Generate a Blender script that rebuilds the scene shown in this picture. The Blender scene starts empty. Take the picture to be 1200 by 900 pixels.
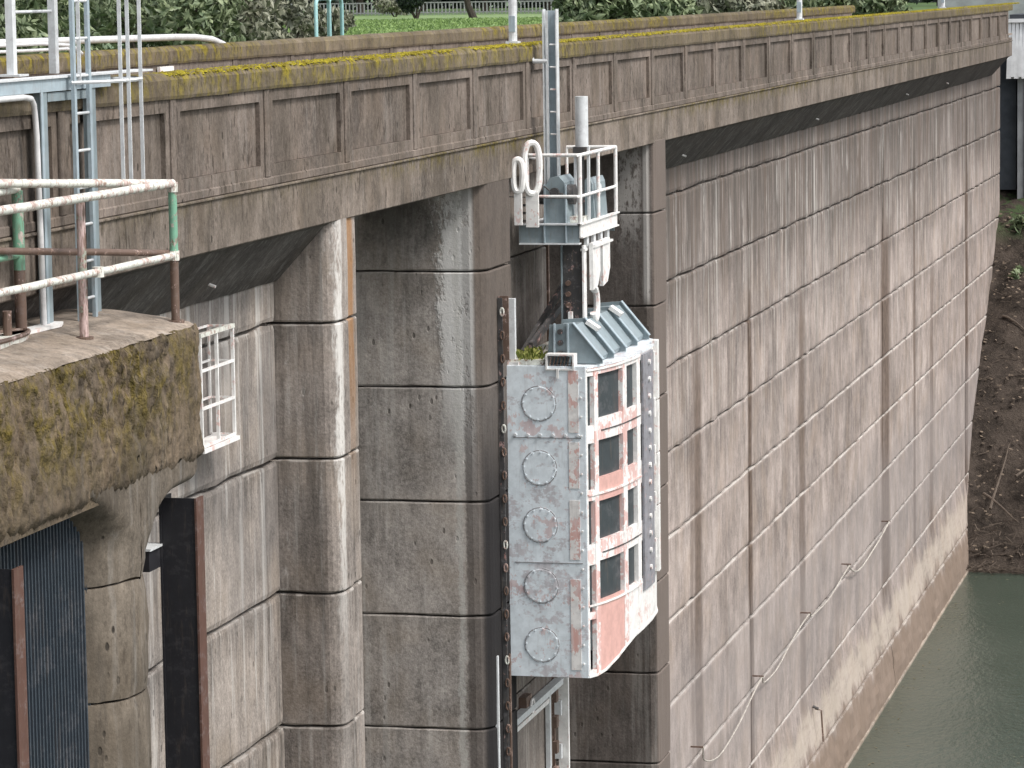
import bpy, bmesh, math, random
import numpy as np
from mathutils import Vector, Matrix, noise as mnoise
random.seed(7); rng = np.random.default_rng(7)
S = bpy.context.scene
COL = S.collection

# ------------------------------------------------------------------ camera
# World frame: the camera stands at the origin, +Y runs along the dam, -X points at the dam, metres.
cam_d = bpy.data.cameras.new("camera"); cam = bpy.data.objects.new("camera", cam_d); COL.objects.link(cam)
cam_d.sensor_width = 36.0; cam_d.lens = 120.0; cam_d.clip_start = 0.5; cam_d.clip_end = 3000
cam.matrix_world = Matrix(((0.9722683785, -0.0127832301, 0.2335182085, 0),
                           (0.2334117005, 0.1153782761, -0.9655085869, 0),
                           (-0.0146006187, 0.9932393681, 0.1151624049, 0), (0, 0, 0, 1)))
S.camera = cam
# ------------------------------------------------------------------ sky and sun (thin bright cloud)
SUN_EL, SUN_AZ = math.radians(52), math.radians(105)       # azimuth clockwise from +Y towards +X
W = bpy.data.worlds.new("World"); S.world = W; W.use_nodes = True
nt = W.node_tree; nt.nodes.clear()
sky = nt.nodes.new("ShaderNodeTexSky"); sky.sky_type = 'NISHITA'; sky.sun_disc = False
sky.sun_elevation = SUN_EL; sky.sun_rotation = SUN_AZ; sky.air_density = 1.0; sky.dust_density = 3.0; sky.ozone_density = 1.0
bg = nt.nodes.new("ShaderNodeBackground"); bg.inputs[1].default_value = 0.15
hs = nt.nodes.new("ShaderNodeHueSaturation"); hs.inputs['Saturation'].default_value = 0.25
wo = nt.nodes.new("ShaderNodeOutputWorld")
nt.links.new(sky.outputs[0], hs.inputs['Color']); nt.links.new(hs.outputs[0], bg.inputs[0]); nt.links.new(bg.outputs[0], wo.inputs[0])
sd = bpy.data.lights.new("sun", 'SUN'); sd.energy = 1.5; sd.angle = math.radians(12); sd.color = (1, 0.955, 0.90)
sun = bpy.data.objects.new("sun", sd); COL.objects.link(sun)
dirv = Vector((math.sin(SUN_AZ)*math.cos(SUN_EL), math.cos(SUN_AZ)*math.cos(SUN_EL), math.sin(SUN_EL)))
sun.rotation_euler = dirv.to_track_quat('Z', 'Y').to_euler()
S.view_settings.view_transform = 'Standard'; S.view_settings.look = 'None'
S.view_settings.exposure = 0.70; S.view_settings.gamma = 1.0

# ------------------------------------------------------------------ node helpers
class NT:
    def __init__(s, name):
        s.m = bpy.data.materials.new(name); s.m.use_nodes = True; s.t = s.m.node_tree; s.t.nodes.clear()
        s.out = s.n("ShaderNodeOutputMaterial"); s.b = s.n("ShaderNodeBsdfPrincipled")
        s.t.links.new(s.b.outputs[0], s.out.inputs[0])
        g = s.n("ShaderNodeNewGeometry"); s.P = g.outputs['Position']; s.G = g
        sep = s.n("ShaderNodeSeparateXYZ"); s.l(s.P, sep.inputs[0]); s.X, s.Y, s.Z = sep.outputs
    def n(s, t): return s.t.nodes.new(t)
    def l(s, a, b): s.t.links.new(a, b)
    def put(s, v, sock):
        if hasattr(v, 'links'): s.l(v, sock)
        else: sock.default_value = v
    def math(s, op, a, b=0.0, c=None, clamp=False):
        n = s.n("ShaderNodeMath"); n.operation = op; n.use_clamp = clamp
        s.put(a, n.inputs[0]); s.put(b, n.inputs[1])
        if c is not None: s.put(c, n.inputs[2])
        return n.outputs[0]
    def mul(s, a, b): return s.math('MULTIPLY', a, b)
    def vec(s, k, off=(0, 0, 0)):
        n = s.n("ShaderNodeMapping"); s.l(s.P, n.inputs[0]); n.inputs['Scale'].default_value = k; n.inputs['Location'].default_value = off
        return n.outputs[0]
    def noise(s, k, det=3, rough=.55, off=(0, 0, 0), dist=0.0):
        n = s.n("ShaderNodeTexNoise"); s.l(s.vec(k if isinstance(k, tuple) else (k, k, k), off), n.inputs['Vector'])
        n.inputs['Scale'].default_value = 1.0; n.inputs['Detail'].default_value = det; n.inputs['Roughness'].default_value = rough
        n.inputs['Distortion'].default_value = dist
        return n.outputs[0]
    def rng(s, v, a, b, lo=0.0, hi=1.0, smooth=True):
        n = s.n("ShaderNodeMapRange"); s.put(v, n.inputs[0]); n.inputs[1].default_value = a; n.inputs[2].default_value = b
        n.inputs[3].default_value = lo; n.inputs[4].default_value = hi
        if smooth: n.interpolation_type = 'SMOOTHSTEP'
        return n.outputs[0]
    def band(s, v, a, b, soft):                       # 1 between a and b
        return s.mul(s.rng(v, a-soft, a+soft), s.rng(v, b-soft, b+soft, 1, 0))
    def mix(s, f, a, b, mode='MIX'):
        n = s.n("ShaderNodeMix"); n.data_type = 'RGBA'; n.blend_type = mode
        s.put(f, n.inputs[0])
        for v, i in ((a, 6), (b, 7)):
            if hasattr(v, 'links'): s.l(v, n.inputs[i])
            else: n.inputs[i].default_value = (v[0], v[1], v[2], 1)
        return n.outputs[2]
    def scale(s, c, f):                               # colour times scalar socket
        n = s.n("ShaderNodeVectorMath"); n.operation = 'SCALE'
        s.put(c if hasattr(c, 'links') else (c[0], c[1], c[2]), n.inputs[0]); s.put(f, n.inputs['Scale']); return n.outputs[0]
    def bump(s, h, dist=.02, strength=.6):
        n = s.n("ShaderNodeBump"); s.l(h, n.inputs['Height']); n.inputs['Distance'].default_value = dist; n.inputs['Strength'].default_value = strength
        s.l(n.outputs[0], s.b.inputs['Normal'])
    def fin(s, col, rough=.9, metal=0.0, spec=.3):
        if hasattr(col, 'links'): s.l(col, s.b.inputs['Base Color'])
        else: s.b.inputs['Base Color'].default_value = (*col, 1)
        s.put(rough, s.b.inputs['Roughness']); s.b.inputs['Metallic'].default_value = metal
        s.b.inputs['Specular IOR Level'].default_value = spec
        return s.m

def concrete(name, base, dark=.5, white=.3, wz=None, dz=None, moss=0, mz=None, pits=.5, hue=(1, .96, .9), seed=0, extra=None, boards=.03, run=1.0, specks=0, dripz=None, fineamp=1.0, lgn=0, drip=0, mband=None, mosscol=(.16, .125, .022), darkcol=(.055, .05, .045), grime=None, rough_bump=1.0):
    t = NT(name); o = (seed*3.1, seed*1.7, seed*.9)
    big = t.noise(.55, 4, .6, o); mid = t.noise((2.6, 2.6, 1.6), 4, .6, o); fine = t.noise(26, 3, .7, o)
    oi = t.n("ShaderNodeObjectInfo")
    lum = t.math('ADD', t.mul(t.rng(big, .3, .7, .76, 1.18), t.rng(oi.outputs['Random'], 0, 1, .90, 1.09, False)), t.rng(fine, .3, .7, -.17*fineamp, .17*fineamp))
    lum = t.math('ADD', lum, t.rng(t.noise((70, 70, 45), 2, .7), .3, .7, -.12, .12)); lum = t.math('ADD', lum, t.rng(t.noise((9, 9, 6), 3, .7), .3, .7, -.13, .13))
    lum = t.math('ADD', lum, t.rng(mid, .3, .7, -.17, .17))
    col = t.scale(base, lum)
    col = t.mix(t.mul(t.rng(t.noise(1.3, 3, .5, (o[0]+9, 4, 2)), .45, .7), .35), col, t.scale((base[0]*hue[0]*.95, base[1]*hue[1]*.9, base[2]*hue[2]*.82), 1.0))
    # faint formwork boards
    board = t.noise((.2, .2, 9.0) if False else (6.5, 6.5, .06), 1, .3, (o[0], 3, 7))
    col = t.scale(col, t.rng(board, .35, .65, 1-boards, 1+boards))
    # dark run-off streaks
    sd1 = t.noise((3.4, 3.4, .22*run), 5, .68, (o[0]+1, 2, 3), .35); sd2 = t.noise((8, 8, 1.1*run), 4, .7, (5, o[1], 3))
    dm = t.mul(t.rng(t.math('ADD', t.mul(sd1, .65), t.mul(sd2, .35)), .50, .64), dark)
    if dz: dm = t.mul(dm, t.rng(t.Z, dz[0], dz[1], dz[2], dz[3]))
    col = t.mix(dm, col, darkcol)
    # pale lime streaks
    sw1 = t.noise((4.6, 4.6, .13*run), 5, .7, (11, o[1]+5, 1), .25); sw2 = t.noise((13, 13, .8*run), 4, .65, (2, 8, o[2]))
    wm = t.mul(t.rng(t.math('ADD', t.mul(sw1, .6), t.mul(sw2, .4)), .50, .62), white)
    if wz: wm = t.mul(wm, t.rng(t.Z, wz[0], wz[1], wz[2], wz[3]))
    col = t.mix(wm, col, (.56, .54, .51))
    # damp runs and a broken pale edge line just below each lift joint
    if drip:
        u = t.math('FRACT', t.math('DIVIDE', t.math('SUBTRACT', -3.41, t.Z), 1.417))
        dn = t.math('ADD', t.mul(t.noise((6, 6, .12), 4, .7, (8, o[1], 8)), .6), t.mul(t.noise((20, 20, .5), 3, .6), .4))
        reach = t.rng(dn, .42, .62, .02, .75)
        dm2 = t.mul(t.rng(t.math('DIVIDE', u, reach), .3, 1.0, 1, 0), drip)
        if dripz: dm2 = t.mul(dm2, t.rng(t.Z, dripz[0], dripz[1], .25, 1))
        col = t.mix(dm2, col, t.scale(col, .52))
        e2 = t.mul(t.mul(t.rng(u, .035, .012), t.rng(t.noise((2.5, 2.5, .3), 3, .6, (1, 9, 9)), .48, .56)), min(1, drip))
        col = t.mix(e2, col, (.56, .53, .49))
    if specks:      # short black algae runs
        sp = t.math('ADD', t.mul(t.noise((10, 10, 2.6), 3, .7, (seed, 31, 5), .3), .6), t.mul(t.noise((26, 26, 8), 3, .7, (3, seed, 9)), .4))
        area = t.rng(t.noise((.9, .9, .8), 3, .6, (seed, 2, 50)), .38, .62, .25, 1)
        col = t.mix(t.mul(t.mul(t.rng(sp, .54, .60), area), specks), col, (.05, .04, .032))
        col = t.mix(t.mul(t.mul(t.rng(sp, .44, .38), area), specks*.4), col, t.scale((base[0], base[1], base[2]), 1.6))
    # pits and rust specks, short and vertical
    v = t.n("ShaderNodeTexVoronoi"); t.l(t.vec((7, 7, 3.6), (seed, 0, 0)), v.inputs['Vector']); v.inputs['Scale'].default_value = 1
    pm = t.mul(t.mul(t.rng(v.outputs['Distance'], .09, .16, 1, 0), t.rng(t.noise(1.7, 2, .5, (3, 3, seed)), .45, .6)), pits)
    col = t.mix(pm, col, (.04, .035, .03))
    if grime: col = t.mix(t.mul(t.rng(t.noise((1.2, 1.2, .6), 5, .65, (seed, 20, 2)), .42, .62), grime), col, (.07, .058, .045))
    h = t.math('ADD', t.mul(fine, .5), t.math('ADD', t.mul(mid, .8), t.mul(pm, -1.2)))
    if extra: col, h = extra(t, col, h)
    if moss:
        mm = t.mul(t.rng(t.math('ADD', t.mul(t.noise((2.2, 2.2, 1.5), 5, .7, (seed, 7, 7)), .6), t.mul(t.noise((14, 14, 7), 4, .7), .4)), .42, .60), moss)
        if mz: mm = t.mul(mm, t.rng(t.Z, mz[0], mz[1], mz[2], mz[3]))
        if mband:
            bb_ = None
            for q0, q1 in mband:
                b_ = t.band(t.math('ADD', t.Y, t.mul(t.math('SUBTRACT', t.noise(.5, 4), .5), 6)), q0, q1, 2.0)
                bb_ = b_ if bb_ is None else t.math('MAXIMUM', bb_, b_)
            mm = t.mul(mm, t.rng(bb_, 0, 1, .22, 1))
        mc = t.mix(t.rng(t.noise(9, 3, .6), .35, .65), (.06, .048, .012), mosscol)
        col = t.mix(mm, col, mc); h = t.math('ADD', h, t.mul(mm, t.noise(40, 2)))
    t.bump(h, .018, .55*rough_bump)
    return t.fin(col, .92, 0, .15)

# extra masks --------------------------------------------------
def ex_wall(t, col, h):
    # brown seepage columns under the crest and beside the contraction joints
    wob = t.mul(t.math('SUBTRACT', t.noise((1, 1, .35), 3), .5), .2)
    y = t.math('ADD', t.Y, wob)
    br = None
    for yc, w, z0, k in ((57.6, .75, -5.6, .85), (57.0, .3, -6.5, .5), (69.5, .75, -5.6, .7), (83.0, 1.6, -5.2, .92), (63.1, .42, -3.0, 1.0), (102.0, .8, -3.0, 1.0), (89.0, .5, -3.2, .8), (82.6, .5, -3.2, .9), (92.9, .8, -7, .65), (60.4, .2, -7, .35), (74.5, .5, -8, .3), (66.0, .3, -9, .3)):
        m = t.mul(t.mul(t.band(y, yc-w*.5, yc+w*.5, w*.22), t.rng(t.Z, z0, z0-1.5)), k)
        br = m if br is None else t.math('MAXIMUM', br, m)
    br = t.mul(br, t.rng(t.Z, -15.6, -14.6))
    col = t.mix(t.mul(br, t.rng(t.noise((3, 3, .5), 4, .7), .3, .5, .7, 1)), col, t.scale((.12, .088, .07), t.rng(t.noise(6, 3), .3, .7, .8, 1.25)))
    # lit upper arris of the lower lifts, its bright line painted pale
    u = t.math('FRACT', t.math('DIVIDE', t.math('SUBTRACT', -3.41, t.Z), 1.417))
    ar = t.mul(t.mul(t.rng(u, .04, .02), t.rng(t.Z, -6.5, -9.5)), t.rng(t.noise((1.5, 1.5, .4), 4, .6, (6, 6, 6)), .36, .52, .15, .75))
    col = t.mix(ar, col, (.58, .54, .50))
    # dim grime just below the crest
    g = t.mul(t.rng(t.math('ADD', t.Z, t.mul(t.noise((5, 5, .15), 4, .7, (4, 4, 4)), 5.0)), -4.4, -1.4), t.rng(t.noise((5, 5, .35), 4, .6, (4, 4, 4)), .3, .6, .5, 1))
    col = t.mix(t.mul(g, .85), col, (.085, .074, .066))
    lw = t.math('ADD', t.mul(t.noise((6.5, 6.5, .10), 4, .68, (31, 5, 1), .15), .65), t.mul(t.noise((18, 18, .5), 3, .6), .35))
    lw = t.mul(t.mul(t.rng(lw, .515, .60), t.rng(t.Z, -9.0, -4.0)), t.rng(t.Z, -2.9, -3.3))
    lw = t.mul(lw, t.rng(t.noise((.8, .8, .45), 5, .7, (2, 61, 4)), .46, .60, .05, 1))
    bw = t.mul(t.mul(t.rng(t.noise((2.2, 2.2, .09), 4, .7, (3, 71, 1), .2), .52, .60), t.rng(t.Z, -8.0, -3.6)), .7)
    col = t.mix(bw, col, (.135, .105, .088))
    col = t.mix(t.mul(lw, t.rng(t.Z, -3.3, -3.8, .35, .75)), col, (.56, .53, .50))
    # smoother, greyer lower lifts
    g2 = t.mul(t.band(t.math('ADD', t.Z, t.mul(t.math('SUBTRACT', t.noise(.35, 3), .5), 3)), -14.6, -11.5, .8), .4)
    col = t.mix(g2, col, (.27, .246, .24))
    # washed pale strip above the waterline, then brown silt
    zz = t.math('ADD', t.Z, t.mul(t.math('SUBTRACT', t.noise((1.3, 1.3, .8), 5, .7), .5), 1.5))
    pale = t.mul(t.band(zz, -16.05, -15.3, .16), t.rng(t.noise((1.2, 1.2, 9), 4, .7, (5, 1, 2)), .3, .55, .45, 1))
    col = t.mix(t.mul(pale, .6), col, (.46, .40, .335))
    col = t.mix(t.mul(t.rng(zz, -15.9, -16.4), .8), col, (.19, .14, .105))
    return col, h
def ex_flank(t, col, h):
    # thick lime crust on the outer edge of the pier face, patchy darker tone towards the top
    n = t.math('ADD', t.mul(t.noise((3.5, 3.5, 1.6), 5, .7), .6), t.mul(t.noise((22, 22, 14), 3, .7), .4))
    edge = t.rng(t.math('ADD', t.X, t.mul(t.math('SUBTRACT', n, .5), .9)), -10.66, -10.50)
    m = t.mul(t.mul(edge, t.rng(t.math('ADD', t.Z, t.mul(t.X, 3.0)), -37.5, -35.5)), t.rng(t.X, -10.12, -10.2))
    m = t.mul(m, t.rng(n, .38, .48, .45, 1))
    m2 = t.mul(t.mul(t.band(t.math('ADD', t.X, t.mul(t.math('SUBTRACT', n, .5), .3)), -10.40, -10.33, .02), t.rng(t.Z, -12, -9.5, .35, 1)), .55)
    topdark = t.mul(t.mul(t.rng(t.math('ADD', t.Z, t.mul(n, 1.5)), -2.7, -1.9), t.rng(t.noise((3, 3, .7), 3), .35, .55)), .75)
    col = t.mix(topdark, col, (.085, .082, .075))
    col = t.mix(t.mul(m, .92), col, (.68, .67, .65)); col = t.mix(m2, col, (.5, .49, .46))
    nb = t.mul(t.rng(t.math('ADD', t.X, t.mul(t.math('SUBTRACT', n, .5), .06)), -10.17, -10.12), t.rng(t.Z, -5.5, -4.2))
    col = t.mix(t.mul(nb, .9), col, t.scale((.17, .138, .115), t.rng(n, .35, .6, .7, 1.2)))
    col = t.mix(t.mul(t.mul(t.rng(t.math('ADD', t.X, t.mul(t.math('SUBTRACT', n, .5), .15)), -10.31, -10.27), t.rng(t.Z, -4.0, -6.0, .35, .75)), 1.0), col, (.085, .072, .065))
    # near-black right margin by the guide, stronger towards the bottom
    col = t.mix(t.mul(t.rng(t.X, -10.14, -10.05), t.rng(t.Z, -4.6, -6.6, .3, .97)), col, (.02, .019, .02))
    return col, t.math('ADD', h, t.mul(m, .9))
def ex_nose(t, col, h):
    n = t.math('ADD', t.mul(t.noise((4, 4, 1.0), 5, .7), .6), t.mul(t.noise((22, 22, 8), 3, .7), .4))
    lim = t.mul(t.mul(t.band(t.math('ADD', t.Y, t.mul(t.math('SUBTRACT', n, .5), .5)), 33.74, 33.9, .05), t.rng(t.Z, -7.5, -4.5, .12, 1)), .85)
    lim = t.mul(lim, t.rng(n, .36, .5)); col = t.mix(lim, col, (.62, .60, .57))
    rust = t.mul(t.mul(t.band(t.math('ADD', t.Y, t.mul(t.math('SUBTRACT', n, .5), .3)), 34.15, 34.42, .06), t.rng(t.Z, -5.6, -3.0)), .75)
    col = t.mix(rust, col, (.30, .15, .055))
    return col, h
def ex_bay(t, col, h):
    n = t.noise((7, 7, .22), 4, .65, (3, 9, 1), .2)
    lim = t.mul(t.mul(t.rng(n, .52, .6), t.rng(t.Z, -4.6, -3.0)), .7); col = t.mix(lim, col, (.55, .53, .50))
    g = t.mul(t.rng(t.noise((.8, .8, .4), 3, .6, (7, 1, 1)), .4, .6), .45); col = t.mix(t.mul(g, t.rng(t.Z, -7.5, -5)), col, (.10, .098, .10))
    return col, h
def ex_slot(t, col, h):
    n = t.math('ADD', t.mul(t.noise((5, 5, 2), 5, .7), .6), t.mul(t.noise((20, 20, 9), 3, .7), .4))
    m = t.mul(t.mul(t.band(t.math('ADD', t.X, t.mul(t.math('SUBTRACT', n, .5), .5)), -10.55, -10.2, .05), t.rng(t.Z, -4.2, -3.2)), t.rng(n, .42, .52))
    m2 = t.mul(t.mul(t.band(t.X, -10.17, -10.08, .02), t.rng(t.Z, -4.9, -4.6)), t.rng(n, .36, .46))
    col = t.mix(t.mul(t.math('MAXIMUM', m, m2), .8), col, (.42, .40, .38))
    return t.mix(t.mul(t.rng(t.X, -10.06, -10.02), .8), col, (.165, .135, .118)), h
def ex_silt(t, col, h):
    col = t.mix(t.mul(t.rng(t.Z, -15.6, -16.4), .7), col, (.2, .155, .12)); return col, h

WALLC = concrete("weathered_wall_concrete", (.350, .295, .268), dark=.45, white=.7, wz=(-10.0, -4.2, .15, 1), dz=(-12, -3.5, .3, 1.0), drip=.6, dripz=(-11, -6), pits=.35, fineamp=.75, seed=1, grime=.22, extra=ex_wall, rough_bump=.7)
BAYC = concrete("streaked_bay_concrete", (.28, .245, .218), dark=.6, white=.7, wz=(-9, -4, .6, 1), drip=.5, pits=.6, seed=2, extra=ex_bay)
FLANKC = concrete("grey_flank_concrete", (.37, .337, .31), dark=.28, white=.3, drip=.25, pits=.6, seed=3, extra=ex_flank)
NOSEC = concrete("limed_pier_concrete", (.265, .232, .208), dark=.45, white=.3, drip=.45, pits=.7, seed=4, extra=ex_nose)
PIERC = concrete("brown_pier_concrete", (.185, .16, .142), dark=.6, white=.25, drip=.3, pits=.5, seed=5, extra=ex_silt)
BEAMC = concrete("crest_beam_concrete", (.195, .163, .138), dark=.4, white=.08, specks=.85, pits=.9, moss=.85, mz=(-2.12, -1.88, 0, 1), seed=6, grime=.5, run=3, boards=.01, mband=((35.5, 45), (52, 67)))
PANELC = concrete("parapet_panel_concrete", (.178, .147, .126), dark=.35, white=.08, pits=1.0, seed=7, grime=.45, run=2.2, specks=.85, boards=.01)
CAPC = concrete("mossy_cap_concrete", (.15, .122, .088), dark=.5, white=.04, specks=.6, pits=.7, moss=1.0, mz=(-.95, -.70, .5, 1), seed=8, grime=.3, run=3, mosscol=(.26, .21, .02), boards=.01, mband=((27.5, 46), (60, 78), (92, 110)))
DARKC = concrete("damp_dark_concrete", (.10, .086, .078), dark=.6, white=.15, pits=.6, seed=21, extra=ex_slot)
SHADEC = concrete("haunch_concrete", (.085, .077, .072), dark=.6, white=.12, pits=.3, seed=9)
DECKC = concrete("deck_concrete", (.30, .25, .205), dark=.3, white=.15, pits=.5, seed=10, grime=.25)
NOSE2C = concrete("rough_round_pier_concrete", (.14, .118, .095), dark=.6, white=.15, specks=.5, pits=1.0, seed=11, grime=.6)
SLABC = concrete("mossy_slab_concrete", (.15, .115, .082), dark=.5, white=.08, pits=1.0, moss=1.0, mz=(-3.9, -3.0, .1, 1), seed=12, grime=.6, rough_bump=2.2, specks=1.0, mosscol=(.165, .125, .03), mband=((19, 26.0),))

def paint(name, base, pink=.3, grey=.3, rough=.5, metal=0.0, grime=.3, under=(.50, .24, .20), k=3.2, seed=0, streak=0, patch=(.34, .32, .33)):
    t = NT(name)
    n1 = t.math('ADD', t.mul(t.noise((k, k, k), 5, .68, (seed, 1, 1)), .7), t.mul(t.noise((k*7, k*7, k*4), 3, .65, (seed, 5, 1)), .3))
    n2 = t.math('ADD', t.mul(t.noise((k*.8, k*.8, k*1.4), 5, .7, (4, seed, 9)), .7), t.mul(t.noise((k*6, k*6, k*6), 3, .65, (2, 5, seed)), .3))
    n3 = t.noise((k*5, k*5, k*.6), 4, .7, (2, seed, 2))
    col = t.scale(base, t.rng(t.noise(9, 4, .6), .3, .7, .90, 1.08))
    col = t.mix(t.mul(t.rng(n2, .52, .60), grey), col, t.scale(patch, t.rng(n3, .35, .65, .8, 1.15)))
    if pink: col = t.mix(t.mul(t.rng(n1, .60-.16*pink, .63-.16*pink), min(1, .55+pink*.5)), col, t.mix(t.rng(n3, .4, .62), under, (.66, .50, .48)))
    col = t.mix(t.mul(t.rng(n3, .54, .66), grime), col, (.16, .12, .09))
    t.bump(t.math('ADD', t.mul(n1, .8), t.mul(t.noise(50, 2), .2)), .004, .5)
    return t.fin(col, rough, metal, .4)

GATEW = paint("peeling_pale_blue_paint", (.70, .76, .80), pink=.22, grey=.8, grime=.12, seed=1, k=3.0, patch=(.50, .47, .49), under=(.52, .36, .35))
GATEF = paint("peeling_white_and_primer_paint", (.76, .74, .72), pink=.72, grey=.2, grime=.15, seed=2, k=3.0, under=(.60, .34, .30))
GATEP = paint("chalky_red_primer", (.60, .36, .32), pink=0, grey=.0, grime=.12, seed=3, k=5)
GATEWH = paint("chalky_white_paint", (.76, .75, .73), pink=.3, grey=.2, grime=.15, seed=8, k=4, under=(.60, .36, .31), patch=(.5, .47, .46))
GSTRIP = paint("grey_guide_steel", (.26, .26, .285), pink=.1, grey=.5, grime=.5, seed=41, k=7, patch=(.12, .11, .11))
SKIN = paint("dark_skin_plate", (.042, .052, .057), pink=0, grey=.12, grime=.3, seed=4, k=2)
BLUEG = paint("blue_grey_paint", (.225, .275, .295), pink=0, grey=.1, grime=.25, seed=5, k=4, rough=.45)
LADDERB = paint("pale_blue_steel_paint", (.33, .40, .44), pink=0, grey=.2, grime=.25, seed=6, k=6, rough=.5)
GALV = paint("galvanised_steel", (.62, .64, .65), pink=0, grey=.25, grime=.15, seed=7, k=6, rough=.45)
PIPEW = paint("worn_white_pipe_paint", (.66, .67, .61), pink=.5, grey=.3, grime=.75, seed=9, k=9, under=(.20, .09, .05))
PIPEG = paint("worn_green_pipe_paint", (.17, .36, .25), pink=.45, grey=.1, grime=.5, seed=10, k=7, under=(.14, .075, .05))
MIXP = paint("worn_brown_green_post", (.30, .33, .27), pink=1.1, grey=.2, grime=.7, seed=31, k=6, under=(.13, .08, .055))
RUST = paint("rusty_brown_steel", (.13, .085, .065), pink=.3, grey=.1, grime=.5, seed=11, k=8, under=(.26, .17, .12))
BLACKS = paint("black_bitumen_steel", (.022, .022, .026), pink=0, grey=.04, grime=.15, seed=12, k=5, rough=.45)
RUSTF = paint("red_brown_flange_paint", (.105, .055, .042), pink=0, grey=.2, grime=.4, seed=13, k=6, rough=.5)
RACKM = paint("blue_black_rack_steel", (.04, .052, .066), pink=0, grey=.1, grime=.15, seed=14, k=3, rough=.5)
TURQ = paint("turquoise_paint", (.32, .56, .56), pink=0, grey=.2, grime=.15, seed=15, k=6)
RIMM = paint("grey_rim_steel", (.30, .30, .31), pink=0, grey=.3, grime=.3, seed=26, k=9)
DARKST = paint("dark_grey_steel", (.06, .058, .058), pink=.1, grey=.2, grime=.5, seed=16, k=6)
CHROME = paint("bright_weathered_pipe", (.62, .62, .62), pink=0, grey=.2, grime=.1, seed=17, k=4, rough=.35)
def plain(name, c, r=.8, k=12, v=.25):
    t = NT(name); col = t.scale(c, t.rng(t.noise(k, 4, .6), .3, .7, 1-v, 1+v)); t.bump(t.noise(k*3, 3), .01, .4); return t.fin(col, r, 0, .3)
ROPEM = plain("old_cable", (.40, .37, .33))
BARK = plain("bark", (.06, .05, .04))
STICK = plain("dead_wood", (.105, .082, .065))
FENCEM = plain("grey_fence_paint", (.30, .30, .31))
CLAD = plain("white_cladding", (.72, .73, .74), .5, 3, .1)
GREYW = plain("grey_render", (.33, .34, .35), .8, 2, .15)
COLG = plain("blue_grey_column", (.085, .095, .11), .7, 2, .2)
DGREY = plain("dark_blue_grey_steel", (.045, .05, .06), .6, 2, .2)
def leafm(name, a, b):
    t = NT(name); oi = t.n("ShaderNodeObjectInfo")
    f = t.rng(t.noise(4.5, 3, .6), .3, .7); col = t.mix(f, a, b)
    col = t.mix(t.rng(t.noise(1.1, 3), .42, .62, 0, .5), col, (a[0]*.6, a[1]*.7, a[2]*.7))
    t.fin(col, .5, 0, .35); t.b.inputs['Subsurface Weight'].default_value = 0
    return t.m
LEAF1 = leafm("shrub_leaf", (.07, .105, .05), (.29, .34, .19))
LEAF2 = leafm("dark_tree_leaf", (.008, .018, .012), (.03, .048, .026))
LEAF3 = leafm("dull_shrub_leaf", (.12, .13, .085), (.31, .31, .23))
GRASSM = leafm("lawn_grass", (.13, .21, .06), (.26, .36, .13))
GROUNDM = leafm("ground_green", (.07, .12, .04), (.13, .20, .07))

# ------------------------------------------------------------------ object helpers
def thing(name, label, cat, loc=(0, 0, 0), group=None):
    o = bpy.data.objects.new(name, None); COL.objects.link(o); o.location = loc; o.empty_display_size = .2
    o['label'] = label; o['category'] = cat
    if group: o['group'] = group
    return o
def mesh(name, V, F, mat=None, smooth=False):
    me = bpy.data.meshes.new(name); me.from_pydata([tuple(v) for v in V], [], F); me.update()
    if mat: me.materials.append(mat)
    if smooth: me.shade_smooth()
    return me
def link(name, me, parent=None, label=None, kind=None, cat=None, group=None):
    o = bpy.data.objects.new(name, me); COL.objects.link(o)
    if parent is not None:
        o.parent = parent
        wl = Vector((0, 0, 0)); p = parent
        while p is not None: wl += p.location; p = p.parent if not p.get('_zero') else None
        o.matrix_parent_inverse = Matrix.Translation(-parent.location) if parent.type == 'EMPTY' else Matrix.Identity(4)
    if label: o['label'] = label
    if kind: o['kind'] = kind
    if cat: o['category'] = cat
    if group: o['group'] = group
    return o
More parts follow.
